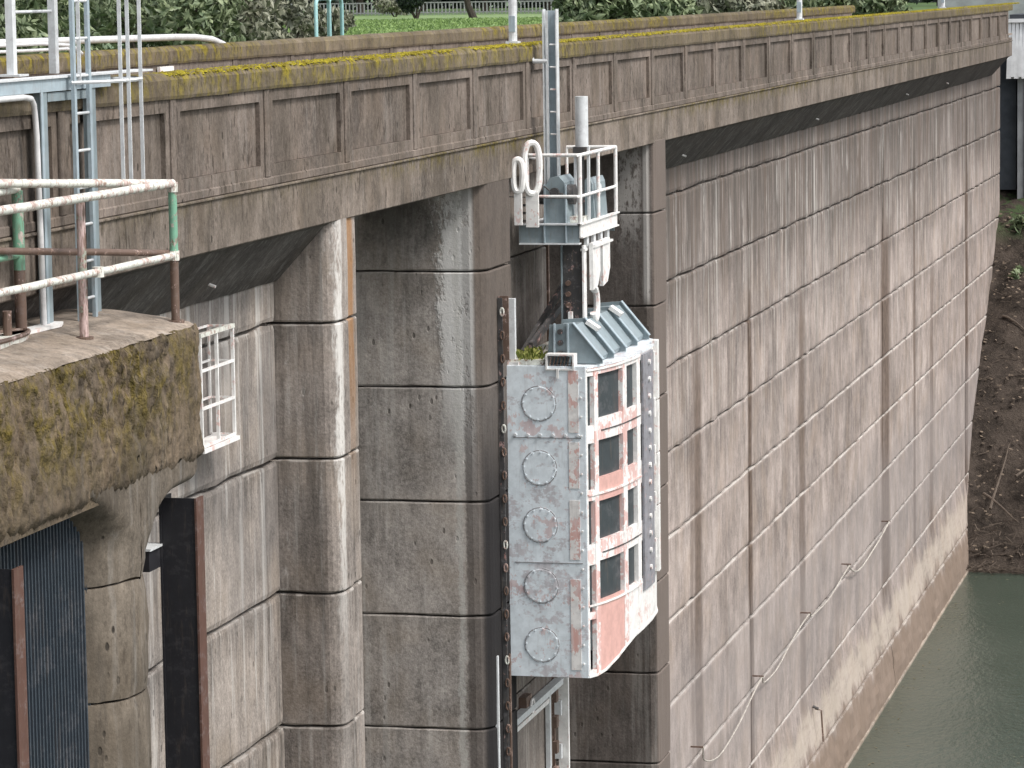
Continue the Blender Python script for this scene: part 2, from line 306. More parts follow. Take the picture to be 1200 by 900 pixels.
class MB:
    def __init__(s): s.V = []; s.F = []
    def add(s, V, F):
        n = len(s.V); s.V += [tuple(v) for v in V]; s.F += [tuple(i+n for i in f) for f in F]; return s
    def box(s, x0, x1, y0, y1, z0, z1):
        return s.add([(x0, y0, z0), (x1, y0, z0), (x1, y1, z0), (x0, y1, z0), (x0, y0, z1), (x1, y0, z1), (x1, y1, z1), (x0, y1, z1)],
                     [(0, 3, 2, 1), (4, 5, 6, 7), (0, 1, 5, 4), (1, 2, 6, 5), (2, 3, 7, 6), (3, 0, 4, 7)])
    def obox(s, a, b, w, h, up=(0, 0, 1)):          # bar with rectangular section from a to b
        a = Vector(a); b = Vector(b); d = (b-a).normalized(); u = Vector(up)
        if abs(d.dot(u)) > .99: u = Vector((0, 1, 0))
        r = d.cross(u).normalized(); u = r.cross(d)
        V = [p + r*sx*w/2 + u*sy*h/2 for p in (a, b) for sx, sy in ((-1, -1), (1, -1), (1, 1), (-1, 1))]
        return s.add(V, [(0, 1, 2, 3), (7, 6, 5, 4), (0, 4, 5, 1), (1, 5, 6, 2), (2, 6, 7, 3), (3, 7, 4, 0)])
    def tube(s, pts, r, n=10, closed=False, r1=None):
        pts = [Vector(p) for p in pts]; m = len(pts); V = []; F = []; prev = None
        for i, p in enumerate(pts):
            if closed: d = pts[(i+1) % m]-pts[i-1]
            else: d = pts[min(i+1, m-1)]-pts[max(i-1, 0)]
            d.normalize()
            if prev is None:
                u = Vector((0, 0, 1)) if abs(d.z) < .9 else Vector((0, 1, 0)); a = d.cross(u).normalized()
            else: a = (prev - d*prev.dot(d)).normalized()
            prev = a; b = d.cross(a); rr = r if r1 is None else r+(r1-r)*i/(m-1)
            for k in range(n):
                q = 2*math.pi*k/n; V.append(p+a*math.cos(q)*rr+b*math.sin(q)*rr)
        for i in range(m if closed else m-1):
            j = (i+1) % m
            for k in range(n): F.append((i*n+k, i*n+(k+1) % n, j*n+(k+1) % n, j*n+k))
        if not closed: F.append(tuple(range(n-1, -1, -1))); F.append(tuple((m-1)*n+k for k in range(n)))
        return s.add(V, F)
    def prism(s, poly, z0, z1):                     # vertical extrusion of an XY polygon
        n = len(poly); V = [(x, y, z0) for x, y in poly]+[(x, y, z1) for x, y in poly]
        return s.add(V, [tuple(range(n-1, -1, -1)), tuple(range(n, 2*n))]+[(i, (i+1) % n, (i+1) % n+n, i+n) for i in range(n)])
    def prof(s, poly, y0, y1):                      # XZ polygon extruded along Y
        n = len(poly); V = [(x, y0, z) for x, z in poly]+[(x, y1, z) for x, z in poly]
        return s.add(V, [tuple(range(n)), tuple(range(2*n-1, n-1, -1))]+[(i+n, (i+1) % n+n, (i+1) % n, i) for i in range(n)])
    def profx(s, poly, x0, x1):                     # YZ polygon extruded along X
        n = len(poly); V = [(x0, y, z) for y, z in poly]+[(x1, y, z) for y, z in poly]
        return s.add(V, [tuple(range(n-1, -1, -1)), tuple(range(n, 2*n))]+[(i, (i+1) % n, (i+1) % n+n, i+n) for i in range(n)])
    def build(s, name, mat, parent=None, smooth=False, bevel=0, **k):
        me = mesh(name, s.V, s.F, mat)
        if bevel or True:
            bm = bmesh.new(); bm.from_mesh(me)
            if bevel:
                es = [e for e in bm.edges if len(e.link_faces) == 2 and e.calc_face_angle(0) > .6]
                bmesh.ops.bevel(bm, geom=es, offset=bevel, segments=1, affect='EDGES', clamp_overlap=True)
            bmesh.ops.recalc_face_normals(bm, faces=bm.faces); bm.to_mesh(me); bm.free()
        if smooth: 
            me.shade_smooth()
            try: me.set_sharp_from_angle(angle=math.radians(40))
            except Exception: pass
        return link(name, me, parent, **k)
def nz(x, y, z, sc=1.0): return mnoise.noise(Vector((x*sc, y*sc, z*sc)))

LIFT = 1.417; JZ = [-3.41-LIFT*k for k in range(11)]       # horizontal lift joints
WATER = -17.3

def panel(name, axis, pos, a0, a1, z0, z1, mat, parent, depth=.12, lip=None, gap=.022, jit=.014, curve=None, step=.4, label=None):
    """cast concrete lift: slab with uneven chipped edges. axis 'x': face looks +X at X=pos, runs along Y; axis 'y': face looks -Y at Y=pos, runs along X."""
    n = max(2, int(abs(a1-a0)/step)); rows = 4
    z0 = z0+gap/2; z1 = z1-gap/2; V = []; F = []
    off = random.uniform(-.008, .008)
    for layer in (0, 1, 2):                       # front, chamfer, back
        pass
    g = gap*.45
    As = [a0+g+(a1-a0-2*g)*i/n for i in range(n+1)]
    Zs = [z0, z0+.05, (z0+z1)/2, z1-.05, z1]
    for i, a in enumerate(As):
        for j, z in enumerate(Zs):
            d = off + .01*nz(a, z, pos, .9)
            zz = z
            if j in (0, 4): zz = z + jit*nz(a*3.1, z, pos+5)*(1.6 if random.random() < .15 else 1); d -= .012+.014*max(0, nz(a*5.3, z*2, pos))
            if i in (0, n): d -= .01
            if curve: d += curve(zz)
            V.append((pos+d, a, zz) if axis == 'x' else (a, pos-d, zz))
    m = len(Zs)
    for i in range(n):
        for j in range(m-1): F.append((i*m+j, (i+1)*m+j, (i+1)*m+j+1, i*m+j+1))
    base = len(V); ring = [i*m for i in range(n+1)]+[n*m+j for j in range(1, m)]+[i*m+m-1 for i in range(n-1, -1, -1)]+[j for j in range(m-2, 0, -1)]
    for k in ring:
        v = V[k]; V.append((pos-depth, v[1], v[2]) if axis == 'x' else (v[0], pos+depth, v[2]))
    r = len(ring)
    for k in range(r): F.append((ring[k], base+k, base+(k+1) % r, ring[(k+1) % r]))
    mb = MB(); mb.add(V, F); return mb.build(name, mat, parent, label=label)

# ================================================================== SETTING: water, bank, ground
t = NT("lake_water")
n1 = t.noise((1.4, .9, 1), 4, .6); n2 = t.noise((7, 4, 1), 3, .6)
n3 = t.noise((22, 14, 1), 3, .65); t.bump(t.math('ADD', t.math('ADD', t.mul(n1, .5), t.mul(n2, .4)), t.mul(n3, .15)), .09, .6)
wcol = t.mix(t.rng(t.noise(.12, 3), .35, .65), (.046, .066, .050), (.062, .082, .064)); 
WATM = t.fin(wcol, .12, 0, .45)
WM = mesh("lake_water", [(-14.4, -40, WATER), (160, -40, WATER), (160, 260, WATER), (-14.4, 260, WATER)], [(0, 1, 2, 3)], WATM)
link("lake_water", WM, kind='structure')

t = NT("bank_soil")
a = t.noise(1.3, 5, .7); b = t.noise(9, 4, .7); c = t.noise((22, 22, 30), 3, .7)
col = t.mix(t.rng(a, .35, .65), (.032, .026, .022), (.075, .060, .050)); col = t.mix(t.rng(b, .55, .66, 0, .6), col, (.10, .08, .062))
col = t.mix(t.rng(c, .66, .74, 0, .5), col, (.17, .14, .11)); col = t.mix(t.rng(c, .38, .3, 0, .8), col, (.015, .012, .01))
col = t.mix(t.mul(t.rng(t.Z, -8.6, -7.6), t.rng(t.noise(2.5, 4), .45, .58)), col, (.06, .085, .04))
t.bump(t.math('ADD', t.mul(b, .7), t.mul(c, .4)), .12, .9); SOIL = t.fin(col, .95, 0, .1)
V = []; F = []; nx, ny = 90, 70
for j in range(ny+1):
    for i in range(nx+1):
        x = -12+(i/nx)**1.4*60; s = j/ny
        y = 96+s*33; 
        zb = np.interp(y, [96, 99.2, 104.6, 108.4, 112.4, 116, 129], [-19.6, -17.75, -12.9, -10.1, -7.7, -6.6, -4.5])
        amp = .42
        z = zb+amp*nz(x, y, 0, .45)+.22*nz(x, y, 5, 1.6)+.1*nz(x, y, 9, 4)
        V.append((x, y+.5*nz(x, z, 3, .5), z))
for j in range(ny):
    for i in range(nx):
        k = j*(nx+1)+i; F.append((k, k+1, k+nx+2, k+nx+1))
link("river_bank", mesh("river_bank", V, F, SOIL, True), kind='structure')
# land on the far bank and behind the dam out to the horizon
V = [(-1500, -60, -1.55), (-15.6, -60, -1.55), (-15.6, 128, -1.55), (200, 128, -1.55), (1500, 200, -1.55), (1500, 2500, -1.55), (-1500, 2500, -1.55)]
link("ground", mesh("ground", V, [tuple(range(7))], GROUNDM), kind='structure')
MB().box(-15.6, 200, 127.6, 128, -9, -1.56).build("retaining_ground", SOIL, kind='structure')
MB().box(-16.2, -15.6, -60, 128, -30, -1.58).build("ground_edge", SOIL, kind='structure')
# road deck
MB().box(-14.98, -10.32, 10, 113, -1.75, -1.70).build("crest_road", DECKC, kind='structure')

# ================================================================== DAM WALL
dam = thing("dam_wall", "tall streaked concrete dam face divided into cast lifts rising from green water", "dam", (-12, 60, WATER))
bays = [(51.6, 63.05), (63.05, 82.6), (82.6, 101.9), (101.9, 112.5)]
levels = [-2.62]+JZ[:9]+[-16.16]
levels = [-2.62]+[z for z in JZ if z > -16.3]
def toe(z):
    return 0 if z > -15.0 else (.27*min(1, (-15.0-z)/1.9)**1.0)
for (y0, y1) in bays:
    for k in range(len(levels)-1):
        panel("wall_panel", 'x', -10.65, y0, y1, levels[k+1], levels[k], WALLC, dam, depth=.25, curve=toe if levels[k] < -14 else None, gap=.045, jit=.03)
    # lowest lift and battered toe, finely divided
    V = []; F = []; zs = [-16.16-.02-(i/14)*2.6 for i in range(15)]; ny = int((y1-y0)/.25)
    for i in range(ny+1):
        y = y0+.02+(y1-y0-.04)*i/ny
        for z in zs:
            V.append((-10.65+toe(z)+.035*nz(y, z, 0, 2.0)+.02*nz(y*2, z*6, 4, 1), y, z))
    m = len(zs)
    for i in range(ny):
        for j in range(m-1): F.append((i*m+j, i*m+j+1, (i+1)*m+j+1, (i+1)*m+j))
    b0 = len(V)
    V += [(-11, y0+.02, zs[0]), (-11, y1-.02, zs[0])]; F.append(tuple([i*m for i in range(ny+1)]+[b0+1, b0]))
    MB().add(V, F).build("wall_toe", WALLC, dam, smooth=False)
MB().box(-12.6, -10.76, 51.65, 112.5, -22, -2.31).build("wall_core", PIERC, dam)
# small projecting ledge just over the water
MB().box(-10.6, -10.345, 51.7, 101.5, WATER-.3, WATER+.07).build("water_ledge", DECKC, dam, bevel=.02)
# near bay wall between the intake platform and the first pier
for k in range(len(levels)-1):
    panel("wall_panel", 'x', -10.65, 20, 33.66, levels[k+1], levels[k], BAYC, dam, depth=.25, gap=.045, jit=.03, label=None)
MB().box(-12.6, -10.76, 20, 33.7, -22, -2.31).build("wall_core", PIERC, dam)
# back walls inside the two slots
MB().box(-13.6, -13.2, 34.5, 40.2, -22, -2.32).box(-13.6, -13.2, 44.2, 50.8, -22, -2.32).build("slot_back_wall", PIERC, dam)
# haunches under the crest beam
def haunch(y0, y1):
    mb = MB(); n = int((y1-y0)/.3)
    V = []; F = []
    prof = [(-10.004, -2.352), (-10.10, -2.40), (-10.62, -2.97), (-10.8, -3.0), (-10.8, -2.28), (-10.02, -2.28)]
    for i in range(n+1):
        y = y0+(y1-y0)*i/n
        for q, (x, z) in enumerate(prof): V.append((x, y, z+(.02*nz(y*4, z*3, 1)) if q in (1, 2) else z))
    m = len(prof)
    for i in range(n):
        for q in range(m): F.append((i*m+q, i*m+(q+1) % m, (i+1)*m+(q+1) % m, (i+1)*m+q))
    F += [tuple(range(m)), tuple(n*m+q for q in range(m-1, -1, -1))]
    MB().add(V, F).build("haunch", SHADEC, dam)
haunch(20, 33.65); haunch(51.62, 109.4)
# crest beam in two courses, with drip joints, cast in lengths
beam_joints = [14, 25.1, 34.75, 42.9, 51.7, 63.05, 72.8, 82.6, 92.2, 101.9, 109.5]
for a, b in zip(beam_joints[:-1], beam_joints[1:]):
    MB().box(-10.4, -10.0, a+.004, b-.004, -2.36, -1.865).build("beam_course", BEAMC, dam, bevel=.012)
    MB().box(-10.3, -9.975, a+.004, b-.004, -1.89, -1.862).build("drip_ledge", BEAMC, dam, bevel=.008)
MB().box(-15.2, -10.38, 14, 112.5, -2.28, -1.76).build("deck_slab", PIERC, dam)
# drain pipe stubs under the haunch
for y in (30.9, 55.3, 70.2, 85.5, 94.6):
    MB().tube([(-10.45, y, -2.76), (-10.37, y, -2.79)], .015, 8).build("drain_pipe", GATEWH, dam)

# ------------------------------------------------------------------ piers
def pier(label, polys, mats, z_from=-2.30):
    c = polys[0]; p = thing("concrete_pier", label, "pier", (sum(q[0] for q in c)/len(c), sum(q[1] for q in c)/len(c), WATER), "piers between the slots of the dam")
    lv = [z_from]+[z for z in JZ if z > -19]
    for poly, mat in zip(polys, mats):
        cx_ = sum(q[0] for q in poly)/len(poly); cy_ = sum(q[1] for q in poly)/len(poly)
        for k in range(len(lv)-1):
            za, zb = lv[k+1]+.012, lv[k]-.012
            P = []                                  # refine outline so joints can wander
            n = len(poly)
            for i in range(n):
                a = Vector(poly[i]); b = Vector(poly[(i+1) % n]); L = (b-a).length; m = max(1, int(L/.18))
                for q in range(m): P.append(a+(b-a)*q/m)
            rings = []
            o = random.uniform(-.006, .006)
            for z, ins, jj in ((za, .014, 1), (za+.016, .001, 0), ((za+zb)/2, 0, 0), (zb-.016, .001, 0), (zb, .014, 1)):
                r = []
                for v in P:
                    d = Vector((v.x-cx_, v.y-cy_)); d.normalize()
                    e = ins+o+.006*nz(v.x, v.y, z, 1.5)
                    zz = z+(.012*nz(v.x*3, v.y*3, z, 2.3) if jj else 0)
                    r.append((v.x-d.x*e, v.y-d.y*e, zz))
                rings.append(r)
            V = [q for r in rings for q in r]; m = len(P); F = []
            for i in range(4):
                for q in range(m): F.append((i*m+q, i*m+(q+1) % m, (i+1)*m+(q+1) % m, (i+1)*m+q))
            F += [tuple(range(m-1, -1, -1)), tuple(4*m+q for q in range(m))]
            MB().add(V, F).build("cast_block", mat, p)
    return p
p1 = pier("concrete pier with rust and lime runs between window bay and left slot",
     [[(-10.75, 33.66), (-10.14, 33.66), (-10.09, 33.675), (-10.045, 33.71), (-10.012, 33.76), (-10, 33.83), (-10, 34.10), (-10.012, 34.16), (-10.03, 34.2), (-10.03, 34.5), (-10.045, 34.58), (-10.1, 34.64), (-13.2, 34.64), (-13.2, 33.9), (-10.75, 33.9)]], [NOSEC])
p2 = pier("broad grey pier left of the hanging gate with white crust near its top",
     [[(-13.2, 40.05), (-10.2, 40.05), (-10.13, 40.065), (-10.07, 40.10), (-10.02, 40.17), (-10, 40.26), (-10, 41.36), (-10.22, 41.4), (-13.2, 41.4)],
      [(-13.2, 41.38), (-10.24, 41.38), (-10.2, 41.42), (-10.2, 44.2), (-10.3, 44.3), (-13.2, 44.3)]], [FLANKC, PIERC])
p3 = pier("dark concrete pier right of the hanging gate beside the long wall",
     [[(-13.2, 50.65), (-10.12, 50.65), (-10.02, 50.7), (-10, 50.8), (-10, 51.56), (-10.04, 51.6), (-10.75, 51.6), (-13.2, 51.6)]], [DARKC])

# ------------------------------------------------------------------ parapets
BAY = 2.735
def parapet(label, X, y_first, n, sgn, y_lo, y_hi, mossy=True):
    """X = outer face plane, the face looks +X"""
    p = thing("parapet_wall", label, "parapet", (X-.15, (y_lo+y_hi)/2, -1.86), "parapets along the dam crest")
    joints = [y_lo]+[y_first+BAY*3.5+BAY*6*k for k in range(0, 6) if y_lo+2 < y_first+BAY*3.5+BAY*6*k < y_hi-2]+[y_hi]
    for a, b in zip(joints[:-1], joints[1:]):
        # cap: rounded, slightly wavy
        prof = [(X-.32, -.93), (X+.012, -.93), (X+.022, -.90), (X+.02, -.76), (X-.012, -.715), (X-.05, -.70), (X-.26, -.70), (X-.32, -.74)]
        m = int((b-a)/.25); V = []; F = []; q = len(prof)
        for i in range(m+1):
            y = a+.004+(b-a-.008)*i/m
            for (x, z) in prof: V.append((x+.006*nz(y*3, x*9, z*9), y, z+.008*nz(y*2.3, x*9, z*5)))
        for i in range(m):
            for k in range(q): F.append((i*q+k, i*q+(k+1) % q, (i+1)*q+(k+1) % q, (i+1)*q+k))
        F += [tuple(range(q)), tuple(m*q+k for k in range(q-1, -1, -1))]
        MB().add(V, F).build("cap_stone", CAPC, p)
        MB().box(X-.24, X+.0, a+.003, b-.003, -1.862, -1.775).build("base_course", PANELC, p, bevel=.012)
    MB().box(X-.24, X-.125, y_lo, y_hi, -1.78, -.925).build("parapet_core", PANELC, p)
    for k in range(n):
        yc = y_first+BAY*k                       # right edge of a bay (pilaster starts here)
        y0, y1 = yc-BAY+.178, yc-.008
        if y1 > y_hi: break
        MB().box(X-.2, X-.0, yc+.012, yc+.158, -1.777, -.927).build("pilaster", PANELC, p, bevel=.008)
        # raised frame round the sunk panel
        f = .115
        fr = MB(); xa, xb = X-.13, X-.014
        fr.box(xa, xb, y0, y0+f, -1.777, -.927); fr.box(xa, xb, y1-f, y1, -1.777, -.927)
        fr.box(xa, xb, y0+f, y1-f, -1.045, -.927); fr.box(xa, xb, y0+f, y1-f, -1.777, -1.66)
        fr.build("panel_frame", PANELC, p)
        MB().box(X-.13, X-.058, y0+f+.002, y1-f-.002, -1.657, -1.048).build("sunk_panel", PANELC, p)
    MB().box(X-.2, X, y_first-BAY+.012, y_first-BAY+.158, -1.777, -.927).build("pilaster", PANELC, p, bevel=.008)
    return p
Y0P = 31.38-BAY*4
front = parapet("near parapet with thick yellow moss on its cap and rows of sunk panels", -9.99, Y0P, 34, 1, 17.8, 109.4)
back = parapet("far parapet across the crest road, thinner moss, mostly hidden behind the near one", -15.0, 48.45-BAY*7, 33, 1, 26.5, 109.4)
# moss cushions along the front cap
V = []; F = []
def tuft(V, F, x, y, z, r):
    n = len(V); k = 5
    for i in range(k):
        a = 2*math.pi*i/k+random.random(); V.append((x+math.cos(a)*r, y+math.sin(a)*r*1.4, z-.008))
    V.append((x, y, z+r*random.uniform(.15, .6)))
    for i in range(k): F.append((n+i, n+(i+1) % k, n+k))
for i in range(22000):
    y = random.uniform(28.6, 112)
    if nz(y*.55, 1, 1) + .35*nz(y*3, 2, 2) < -.38: continue
    if random.random() < .55: tuft(V, F, -9.99-random.uniform(.0, .06)**1, y, -.705+random.uniform(-.02, .004), random.uniform(.009, .024))
    else: tuft(V, F, -9.99-random.uniform(.03, .25), y, -.70, random.uniform(.010, .026))
t = NT("moss"); MOSS = t.fin(t.mix(t.rng(t.noise(6, 4, .7), .35, .65), (.12, .095, .016), (.33, .28, .03)), .95, 0, .05)
mo = link("moss", mesh("moss", V, F, MOSS), front, kind='stuff')

# ================================================================== INTAKE PLATFORM (left foreground)
plat = thing("intake_platform", "mossy concrete platform slab on a rounded pier at the left edge", "platform", (-9.9, 24, WATER))
# top
V = []; F = []; n1_, n2_ = 60, 30
for i in range(n1_+1):
    y = 18+(26.8-18)*i/n1_
    for j in range(n2_+1):
        x = -9.17-(2.0)*j/n2_; V.append((x, y, -2.71+.14*max(0, min(.75, -9.2-x))+.012*nz(x, y, 1, 3)+(.0 if j else -.03)+.01*nz(x*4, y*4, 2)))
for i in range(n1_):
    for j in range(n2_): k = i*(n2_+1)+j; F.append((k, k+1, k+n2_+2, k+n2_+1))
MB().add(V, F).build("platform_top", DECKC, plat, smooth=True)
# mossy face, displaced
V = []; F = []; ny_ = 420; nzr = 70
for i in range(ny_+1):
    y = 18+(26.8-18)*i/ny_
    for j in range(nzr+1):
        s = j/nzr; z = -2.735-s*1.2
        x = -9.15
        mossk = max(0, min(1, .75+1.2*nz(y*.6, z*.5, 3)))*(1-.7*s)
        x += .065*mossk*nz(y*12, z*4, 1)+.045*nz(y*26, z*8, 2)*(.35+mossk)+.03*nz(y*3, z*3, 5)+.008*nz(y*20, z*20, 7)
        if s > .85: x -= (s-.85)**2*7
        if s < .05: x -= (.05-s)*.5
        zz = z+.03*nz(y*6, 2, 2)*(1 if s > .9 or s < .06 else 0)
        V.append((x, y, zz))
for i in range(ny_):
    for j in range(nzr): k = i*(nzr+1)+j; F.append((k, k+1, k+nzr+2, k+nzr+1))
MB().add(V, F).build("slab_face", SLABC, plat, smooth=True)
MB().box(-11.3, -9.2, 18, 26.76, -3.9, -2.75).build("slab_core", SLABC, plat)
# pier head: short downstand between the round nose and the slab's right end
V = []; F = []; nn = 40; mm_ = 22
for i in range(nn+1):
    y = 25.33+1.42*i/nn; q = i/nn
    zb = -4.10-.75*max(0, 1-q*1.35)**2.2
    for j in range(mm_):
        s_ = j/(mm_-1); z = -3.80+(zb+3.80)*s_
        x = -9.172+.012*nz(y*4, z*4, 5)+.008*nz(y*13, z*9, 5)-.5*max(0, s_-.5)**2.2*(.3+q)*2
        V.append((x, y-.35*q*max(0, s_-.4), z))
for i in range(nn):
    for j in range(mm_-1): k = i*mm_+j; F.append((k, k+1, k+mm_+1, k+mm_))
MB().add(V, F).build("pier_head", NOSE2C, plat, smooth=True)
MB().prof([(-11.2, -3.85), (-9.26, -3.85), (-9.55, -4.6), (-11.2, -4.7)], 25.33, 26.3).build("pier_head", NOSE2C, plat)
# rounded pier nose, one block per lift of 0.93 m
for k in range(16):
    z1 = -3.85-.93*k+.16; z0 = z1-.93+.02
    V = []; F = []; rows = 9; m = 30
    for r_ in range(rows):
        z = z0+(z1-z0)*r_/(rows-1)
        for q in range(m+1):
            a = math.radians(-100+200*q/m)
            rr = .67+.016*nz(math.cos(a)*3, math.sin(a)*3, z*2.5)+.008*nz(math.cos(a)*14, math.sin(a)*14, z*12)-(.02 if r_ in (0, rows-1) else 0)
            zz = z+(.02*nz(a*4, z, 3) if r_ in (0, rows-1) else 0)
            fl = .75*max(0, (zz+4.35)/.6)**2 if a < .3 else 0
            V.append((min(-9.172, -9.85+math.cos(a)*(rr+fl)), 25.33+math.sin(a)*(rr+fl), zz))
    for r_ in range(rows-1):
        for q in range(m): F.append((r_*(m+1)+q, r_*(m+1)+q+1, (r_+1)*(m+1)+q+1, (r_+1)*(m+1)+q))
    F += [tuple((rows-1)*(m+1)+q for q in range(m+1)), tuple(range(m, -1, -1))]
    MB().add(V, F).build("pier_block", NOSE2C, plat, smooth=True)
MB().box(-11.2, -9.9, 24.75, 26.0, -19, -3.8).build("pier_stem", NOSE2C, plat)
# black guide posts of the trash rack
def guide_post(label, Y, zt):
    p = thing("guide_post", label, "steel post", (-9.27, Y+.15, WATER), "black steel guide posts below the platform")
    MB().box(-9.44, -9.15, Y, Y+.012, -19, zt).build("web_plate", BLACKS, p)
    MB().box(-9.148, -9.130, Y-.012, Y+.17, -19, zt).build("flange", RUSTF, p)
    MB().box(-9.46, -9.442, Y-.012, Y+.26, -19, zt).build("flange", BLACKS, p)
    for z in np.arange(zt-.7, WATER, -1.3):
        MB().box(-9.42, -9.16, Y+.03, Y+.22, z, z+.015).build("stiffener", BLACKS, p)
    return p
guide_post("black steel guide post right of the rounded pier, under the platform corner", 26.58, -4.16)
guide_post("black steel guide post with red brown edge at the bottom left corner", 22.55, -4.07)
br = thing("post_bracket", "small black bracket tying the right guide post to the rounded pier", "bracket", (-9.55, 26.5, -4.75))
MB().box(-9.66, -9.46, 26.30, 26.6, -4.74, -4.57).build("bracket_box", BLACKS, br)
MB().box(-9.68, -9.44, 26.28, 26.62, -4.565, -4.545).build("cover_plate", GALV, br)
# ribbed rack
RX = .37
rk = thing("trash_rack", "dark ribbed steel rack in the opening beneath the mossy slab", "trash rack", (-9.75, 22, WATER))
MB().box(-9.53, -9.49, 18, 24.95, -19, -3.80).build("back_plate", RACKM, rk)
for i in range(103):
    y = 18.05+i*.067
    MB().box(-9.488, -9.45, y, y+.022, -19, -3.80).build("rack_bar", RACKM, rk)
cp = MB(); 
# ------------------------------------------------------------------ platform railing
rl = thing("pipe_railing", "rusty white and green pipe railing round the mossy platform", "railing", (-9.6, 25, -2.71))
ZT, ZM = -1.555, -2.13
def post(x, y, zt, r=.036, mat=None, zb=-2.72, split=True):
    if split:
        MB().tube([(x, y, -2.12), (x, y, zt)], r, 12).build("post_upper", PIPEG, rl, smooth=True)
        MB().tube([(x, y, zb), (x, y, -2.12)], r*1.01, 12).build("post_lower", RUST, rl, smooth=True)
    else: MB().tube([(x, y, zb), (x, y, zt)], r, 12).build("post", mat or RUST, rl, smooth=True)
def wob(a, b, n=14, amp=.004):
    a = Vector(a); b = Vector(b); out = []
    for i in range(n+1): p = a+(b-a)*i/n; out.append(p+Vector((amp*nz(p.x*2, p.y*2, 1), 0, amp*nz(p.x*2, p.y*2, 5))))
    return out
post(-9.30, 26.66, ZT); post(-9.50, 25.06, ZT, split=False, mat=MIXP); post(-9.93, 24.83, -1.50, r=.045, zb=-2.62)
post(-9.5, 21.6, ZT)
MB().tube(wob((-9.30, 26.66, ZT), (-9.50, 21.4, ZT), 30), .036, 12).build("top_rail", PIPEW, rl, smooth=True)
MB().tube(wob((-9.30, 26.66, ZM-.02), (-9.50, 21.4, ZM-.02), 30), .031, 12).build("mid_rail", PIPEW, rl, smooth=True)
MB().tube(wob((-9.30, 26.66, ZT), (-9.93, 24.3, -1.415)), .034, 12).build("top_rail", PIPEW, rl, smooth=True)
MB().tube(wob((-9.34, 26.66, ZM), (-9.93, 24.3, -1.93)), .028, 12).build("mid_rail", RUST, rl, smooth=True)
MB().tube(wob((-9.93, 24.83, -1.49), (-9.93, 21.5, -1.49)), .032, 12).build("top_rail", PIPEW, rl, smooth=True)
MB().tube(wob((-9.93, 24.83, -2.0), (-9.93, 21.5, -2.0)), .028, 12).build("mid_rail", PIPEG, rl, smooth=True)
for x, y, z in ((-9.30, 26.66, -2.70), (-9.50, 25.06, -2.675), (-9.93, 24.83, -2.62)):
    MB().prism([(x+.075*math.cos(a), y+.075*math.sin(a)) for a in np.linspace(0, 6.283, 12, endpoint=False)], z-.03, z+.015).build("post_foot", RUST, rl)
for x, y, z in ((-9.30, 26.66, ZM-.02), (-9.362, 25.04, ZM-.02), (-9.30, 26.66, ZT-.03)):
    MB().tube([(x, y, z-.04), (x, y, z+.04)], .047, 10).build("rail_collar", PIPEW, rl, smooth=True)
# hatch plates on the platform
hp = thing("hatch_cover", "white plate and rusty ring cover lying on the platform", "hatch", (-9.9, 25, -2.70))
MB().prism([(-9.97, 24.4), (-9.86, 24.4), (-9.80, 25.35), (-9.86, 25.55), (-9.97, 25.55)], -2.615, -2.59).build("white_plate", GATEWH, hp)
ring = [(-9.90+.17*math.cos(a), 24.0+.8*math.sin(a)) for a in np.linspace(0, 2*math.pi, 40, endpoint=False)]
MB().prism(ring, -2.64, -2.59).build("ring_plate", PIPEW, hp)
MB().tube([(x, y, -2.585) for x, y in ring], .018, 6, True).build("ring_rim", RUST, hp)
stump = MB().tube([(-9.88, 24.42, -2.66), (-9.88, 24.42, -2.40)], .035, 10).build("pipe_stump", RUST, None, label="short rusty pipe stump beside the hatch cover at the left edge", cat="pipe")

# ------------------------------------------------------------------ ladder, frame and safety cage
ld = thing("caged_ladder", "tall pale blue ladder with thin cage bars rising from the platform", "ladder", (-10.2, 27, -2.71))
LT = .6
for y in (25.86, 26.20):
    MB().box(-9.855, -9.825, y, y+.05, -2.62, LT).build("stile", LADDERB, ld)
for i in range(11):
    z = -2.45+.3*i
    MB().tube([(-9.84, 25.9, z), (-9.84, 26.22, z)], .012, 8).build("rung", GALV, ld, smooth=True)
for x, y, zb in ((-9.62, 26.33, -1.52), (-9.60, 26.46, -1.53), (-9.66, 26.92, -1.55), (-9.85, 26.0, -.72)):
    MB().box(x, x+.03, y, y+.012, zb, LT).build("cage_bar", GALV, ld)
for z in (-.70, .4):
    pts = [(-9.85, 25.86, z), (-9.66, 26.0, z), (-9.60, 26.3, z), (-9.58, 26.6, z), (-9.64, 26.93, z), (-9.85, 27.0, z), (-9.97, 27.0, z)]
    MB().tube(pts, .016, 6).build("cage_hoop", GALV, ld)
fr = thing("access_frame", "blue grey steel frame and channel beam over the gap behind the railing", "steel frame", (-10.1, 26, -2.71))
for x, y in ((-9.96, 25.33), (-9.96, 26.42)):
    MB().box(x-.01, x+.05, y, y+.14, -2.70, -.74).build("channel_post", BLUEG, fr)
    MB().box(x+.052, x+.062, y-.02, y+.03, -2.70, -.74).build("post_flange", LADDERB, fr)
MB().box(-9.965, -9.90, 23.2, 26.9, -.76, -.66).build("channel_beam", LADDERB, fr)
MB().box(-10.05, -9.88, 23.2, 27.9, -.658, -.642).build("beam_flange", GALV, fr)
MB().box(-9.955, -9.915, 25.5, 26.4, -.84, -.77).build("cross_beam", BLUEG, fr)
gf = thing("gate_frame", "narrow upright steel frame with one crossbar above the channel beam", "frame", (-10.2, 26, -.7))
for y in (25.44, 26.36): MB().box(-10.23, -10.17, y, y+.075, -.638, .55).build("upright", GALV, gf)
MB().tube([(-10.2, 25.5, -.13), (-10.2, 26.4, -.13)], .012, 8).build("crossbar", GALV, gf)
